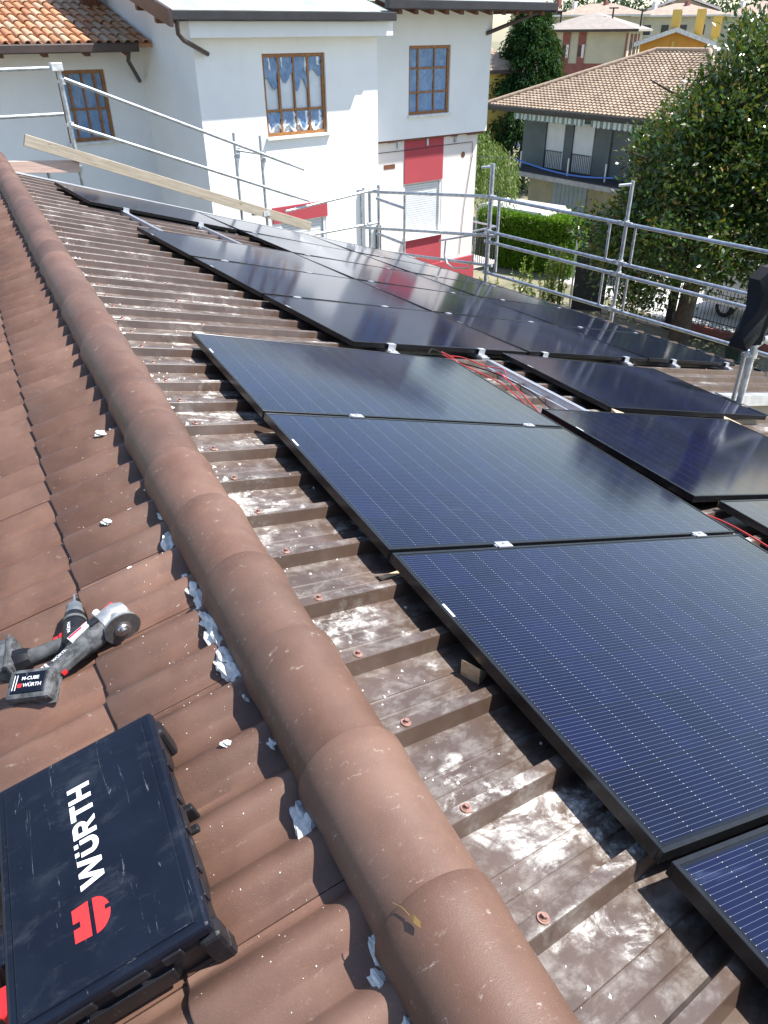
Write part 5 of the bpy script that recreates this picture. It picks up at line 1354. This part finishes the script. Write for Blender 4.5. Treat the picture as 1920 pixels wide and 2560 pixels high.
gl([(x + .38, .40), (x + .64, .40), (x + .98, 0), (x + .70, 0)])
x += 1.06
gl([(x, .78), (x + .94, .78), (x + .94, 1), (x, 1)]); gl([(x + .345, 0), (x + .595, 0), (x + .595, .78), (x + .345, .78)])
x += 1.06
gl([(x, 0), (x + .25, 0), (x + .25, 1), (x, 1)]); gl([(x + .72, 0), (x + .97, 0), (x + .97, 1), (x + .72, 1)]); gl([(x + .25, .39), (x + .72, .39), (x + .72, .61), (x + .25, .61)])
tag(txt.build('lettering', MT['print_white'], lid), kind='stuff')
lg = MB(); za = zc + .0001
def lgp(pts): lg.prism([(px_ - .003, py_ + .018, za) for px_, py_ in pts], (0, 0, .0004))
# upper half: flat head with slot; lower half: round head with slot
lgp([(-.042, -.128), (-.042, -.116), (-.013, -.113), (-.013, -.128)]); lgp([(-.042, -.176), (-.042, -.152), (-.013, -.152), (-.013, -.178)]); lgp([(-.030, -.152), (-.030, -.128), (-.013, -.128), (-.013, -.152)]); lgp([(-.042, -.141), (-.042, -.1281), (-.0301, -.1281), (-.0301, -.141)])
lg.build('logo', MT['print_red'], lid)
lg = MB(); c0 = -.146; pts = []
for k in range(13):
    a = rad(-90 + 180 * k / 12); pts.append((-.005 + .028 * math.cos(a), c0 + .033 * math.sin(a)))
for k in range(12):
    if k == 6: 
        lgp([(-.005, pts[k][1]), (.014, pts[k][1]), (.014, pts[k + 1][1]), (-.005, pts[k + 1][1])]); continue
    lgp([(-.005, pts[k][1]), pts[k], pts[k + 1], (-.005, pts[k + 1][1])])
lg.build('logo', MT['print_red'], lid)

# ------------------------------------------------------------------ angle grinder
plain('grinder_grey', (.10, .105, .11), .6, 0, .3, 40, .2, 200, dark=(.018, .019, .021))
plain('gear_metal', (.40, .41, .42), .4, .6, .3, 40, .15, 120)
plain('disc_grey', (.085, .078, .076), .6, .2, .3, 50, .2, 200)
plain('steel', (.55, .55, .56), .3, .95, .2, 30)
plain('label_red', (.55, .02, .06), .5); plain('label_white', (.72, .73, .76), .5)
plain('grip_grey', (.085, .088, .09), .8, 0, .3, 30, .3, 240, dark=(.03, .032, .034))
def lump_tube(mb, pts, rs, n=14, sq=1.0):
    mb.tube(pts, rs, n)
TOOLZ = lambda x: -1.246 - T15 * (.385 - x)
gb = Vector((-.05, 1.60, TOOLZ(-.05)))
gr = thing('angle_grinder', gb, 'dusty cordless angle grinder with grey cutting disc on the tiles above the case', 'power tool')
def TP(x, y, h): return Vector((x, y, TOOLZ(x))) + N15 * h
A_ = TP(-.138, 1.590, .040); B_ = TP(.040, 1.660, .048); ax = (B_ - A_).normalized(); sd_ = ax.cross(N15).normalized(); upv = sd_.cross(ax)
m = MB(); m.tube([A_ + ax * .0, A_ + ax * .03, A_ + ax * .085, A_ + ax * .10, A_ + ax * .125, A_ + ax * .165, B_], [.026, .024, .023, .026, .033, .036, .034], 14); bo_ = m.build('motor_housing', MT['grinder_grey'], gr, smooth=35)
m = MB(); m.tube([B_, B_ + ax * .018, B_ + ax * .05, B_ + ax * .072], [.036, .037, .036, .022], 14); gh = m.build('gear_head', MT['gear_metal'], gr, smooth=35)
hc = B_ + ax * .036
dn_ = (-sd_ * -.80 - upv * -.10 + ax * .25).normalized()
dn_ = (Vector((.22, -.97, -.12))).normalized()
m = MB(); m.tube([hc, hc + dn_ * .040], [.034, .032], 16); m.build('spindle_neck', MT['gear_metal'], gh, smooth=35)
dc = hc + dn_ * .048
m = MB(); m.tube([dc - dn_ * .010, dc - dn_ * .004], .046, 24); m.build('wheel_guard', MT['gear_metal'], gh, smooth=35)
m = MB(); m.tube([dc, dc + dn_ * .0022], .048, 40); dk = m.build('cutting_disc', MT['disc_grey'], gr)
m = MB(); m.tube([dc + dn_ * .0024, dc + dn_ * .005], .022, 24); m.tube([dc + dn_ * .005, dc + dn_ * .010], [.017, .015], 20); m.tube([dc + dn_ * .010, dc + dn_ * .016], .008, 10); m.build('flange_nut', MT['steel'], dk, smooth=35)
m = MB(); m.obox(A_ + ax * .145 + upv * .0335 - sd_ * .006, ax * .030, sd_ * .010, upv * .004); m.build('name_plate', MT['label_white'], bo_)
m = MB(); m.obox(A_ + ax * .137 + upv * .0338 - sd_ * .011, ax * .020, sd_ * .0035, upv * .0042); m.build('name_plate', MT['label_red'], bo_)
m = MB(); m.obox(B_ - ax * .012 + upv * .033 - sd_ * .0, ax * .013, sd_ * .012, upv * .007); m.build('slide_switch', MT['black_plastic'], bo_, bevel=.003)
m = MB(); m.tube([B_ + ax * .012 - sd_ * .030 + upv * .018, B_ + ax * .012 - sd_ * .042 + upv * .024], .010, 14); m.build('handle_socket', MT['label_white'], gh)
m = MB(); m.obox(B_ + ax * .045 - sd_ * .030 + upv * .016, ax * .014, sd_ * .006, upv * .005); m.build('lock_button', MT['red_plastic'], gh, bevel=.002)
m = MB(); m.obox(A_ + ax * .085 + sd_ * .026 + upv * .002, ax * .055, sd_ * .006, upv * .011); m.build('paddle_switch', MT['grip_grey'], bo_, bevel=.004)
m = MB(); m.obox(A_ + ax * .055 + sd_ * .034, ax * .006, sd_ * .004, upv * .005); m.build('lock_lever', MT['red_plastic'], bo_, bevel=.001)
for k in range(4):
    m = MB(); m.obox(A_ + ax * (.008 + .0095 * k) + upv * .0235, ax * .003, sd_ * .010, upv * .0025); m.build('vent_slot', MT['label_white'], bo_)
def battery(t, c, ex, ey, ez, sx_, sy_, sz_, name='battery'):
    m = MB(); c = Vector(c); m.obox(c, ex * sx_, ey * sy_, ez * sz_); b = m.build(name, MT['grinder_grey'], t, bevel=.012)
    m = MB(); m.obox(c + ez * (sz_ + .001), ex * sx_ * .72, ey * sy_ * .66, ez * .0022); p = m.build('label', MT['navy_plastic'], b, bevel=.002)
    m = MB(); m.obox(c - ez * sz_ * .45, ex * (sx_ + .0035), ey * (sy_ + .003), ez * sz_ * .16); m.build('rib_band', MT['grip_grey'], b, bevel=.002)
    return b, p
bc = TP(-.150, 1.580, .045); ex_ = Vector((.875, -.46, .16)).normalized(); ez_ = (Vector((-.20, -.28, .93)) - ex_ * Vector((-.20, -.28, .93)).dot(ex_)).normalized(); ey_ = ez_.cross(ex_)
bt1, pl1 = battery(gr, bc, ex_, ey_, ez_, .058, .041, .026)
def small_text(s_, size, o, exv, eyv, mat, parent, name='lettering'):
    cu = bpy.data.curves.new('txt', 'FONT'); cu.body = s_; cu.size = size; cu.align_x = 'CENTER'; cu.align_y = 'CENTER'; cu.extrude = .0002; cu.offset = size * .02
    ob = bpy.data.objects.new('txt', cu); COL.objects.link(ob)
    dg = bpy.context.evaluated_depsgraph_get(); me = bpy.data.meshes.new_from_object(ob.evaluated_get(dg)); bpy.data.objects.remove(ob)
    me.materials.clear(); me.materials.append(mat); nz = exv.cross(eyv); mm = Matrix.Identity(4); of = BASES[parent.name]
    for i in range(3): mm[i][0], mm[i][1], mm[i][2], mm[i][3] = exv[i], eyv[i], nz[i], o[i] - of[i]
    me.transform(mm); o2 = bpy.data.objects.new(name, me); COL.objects.link(o2); o2.parent = parent; return o2
lt = bc + ez_ * (.026 + .0036)
tag(small_text('M-CUBE', .0125, lt + ey_ * .010 + ex_ * .004, ex_, ey_, MT['label_white'], pl1), kind='stuff')
tag(small_text('WÜRTH', .013, lt - ey_ * .008 + ex_ * .012, ex_, ey_, MT['label_white'], pl1), kind='stuff')
m = MB(); m.obox(lt - ey_ * .008 - ex_ * .020, ex_ * .005, ey_ * .005, ez_ * .0004); m.build('logo', MT['print_red'], pl1)
for k in range(2):
    m = MB(); m.obox(lt - ex_ * (.030 + .007 * k), ex_ * .0009, ey_ * .020, ez_ * .0004); m.build('stripe', MT['label_white'], pl1)
tag(small_text('WÜRTH', .012, A_ + ax * .075 + upv * .0242, ax, -sd_, MT['label_white'], bo_), kind='stuff')
# ------------------------------------------------------------------ drill driver
db = Vector((-.08, 1.74, TOOLZ(-.08)))
dr = thing('drill_driver', db, 'black cordless drill driver with grey chuck lying behind the grinder', 'power tool')
D1, D2 = TP(-.040, 1.650, .042), TP(-.022, 1.768, .044); dx = (D2 - D1).normalized()
m = MB(); m.tube([D1, D1 + dx * .012, D1 + dx * .06, D1 + dx * .085, D2], [.020, .030, .031, .029, .026], 16); mo_ = m.build('motor_housing', MT['black_plastic'], dr, smooth=35)
m = MB(); m.tube([D2, D2 + dx * .012, D2 + dx * .016, D2 + dx * .040, D2 + dx * .050], [.025, .025, .0225, .021, .012], 18); ck = m.build('chuck', plain('chuck_grey', (.20, .22, .24), .4, .5, .2, 30), dr, smooth=30)
tip = D2 + dx * .050; bp = MB(); pts = []
m = MB(); m.tube([tip, tip + dx * .040, tip + dx * .046], [.0038, .0038, .0006], 8); m.build('drill_bit', MT['steel'], ck)
m = MB(); m.tube([D1 + dx * .088, D1 + dx * .097], .0312, 18); m.build('torque_collar', MT['grip_grey'], mo_, smooth=30)
sdd = dx.cross(N15).normalized(); upd = N15
for s_ in (-1, 1):
    m = MB(); m.obox(D1 + dx * .050 + sdd * .030 * s_ + upd * .008, dx * .008, sdd * .005, upd * .007); m.build('direction_button', MT['red_plastic'], mo_, bevel=.002)
H1, H2 = D1 + dx * .035 - sdd * .012 - upd * .006, TP(-.152, 1.705, .036)
m = MB(); m.tube([H1, H1.lerp(H2, .3), H1.lerp(H2, .7), H2], [.022, .0205, .021, .023], 12); hd_ = m.build('handle', MT['grip_grey'], dr, smooth=40)
hv = (H2 - H1).normalized()
m = MB(); m.obox(H1.lerp(H2, .22) + Vector((-.004, .022, .004)), hv * .014, dx * .006, upd * .008); m.build('trigger', MT['red_plastic'], hd_, bevel=.003)
m = MB(); m.tube([H2 - hv * .005, H2 + hv * .012, H2 + hv * .030], [.026, .034, .036], 10); m.build('handle_foot', MT['black_plastic'], hd_, smooth=30)
bc2 = H2 + hv * .052 + Vector((0, .018, .004)); e2 = hv; f2 = dx - e2 * dx.dot(e2); f2.normalize(); g2 = e2.cross(f2)
bt2, pl2 = battery(dr, bc2, f2, g2, e2, .056, .034, .026)
for k in range(4):
    m = MB(); m.obox(bc2 + g2 * .0345 + f2 * (-.03 + .02 * k), f2 * .004, g2 * .002, e2 * .022); m.build('rib', MT['grip_grey'], bt2, bevel=.001)
tag(small_text('WÜRTH', .011, D1 + dx * .045 + upd * .0312, dx, -sdd, MT['label_white'], mo_), kind='stuff')
# ------------------------------------------------------------------ small things lying about
cb = MB(); o = TP(-.345, .93, .0)
cbx = frame_at(o, .012, rad(2))
m = MB(); m.box(-.10, .050, -.085, .085, 0, .075); cbo = m.build('cardboard_box', plain('cardboard', (.46, .33, .20), .85, 0, .15, 10), bevel=.003); cbo.matrix_world = cbx
tag(cbo, 'pale cardboard box peeping out at the left of the tool case', 'box')
m = MB(); m.tube([TP(-.30, 1.955, .008), TP(-.235, 1.960, .006), TP(-.200, 1.985, .008), TP(-.195, 2.000, .010)], .0032, 6)
tag(m.build('bent_stick', MT['pale_wood'], base=TP(-.24, 1.96, 0), smooth=50), 'thin pale bent stick on the tiles at the left edge', 'stick')
lf = MB()
a0 = Vector((XC - .062, .560, ZC + .0985)); st_ = Vector((.012, -.030, .003))
lf.tube([a0 + Vector((-.012, .034, -.008)), a0 + Vector((-.004, .018, -.002)), a0], .0009, 5)
tag(lf.build('leaf_stalk', plain('dry_leaf', (.20, .125, .04), .7), base=a0), 'dry brown leaf stalk on the near ridge tile', 'leaf')
lf = MB()
lv = [a0, a0 + Vector((.005, -.006, .006)), a0 + Vector((.008, -.020, .007)), a0 + Vector((.004, -.027, .003)), a0 + Vector((-.001, -.014, .001))]
lf.prism(lv, (0, 0, .0012)); lf.build('dry_leaf', MT['dry_leaf'], bpy.data.objects['leaf_stalk'])
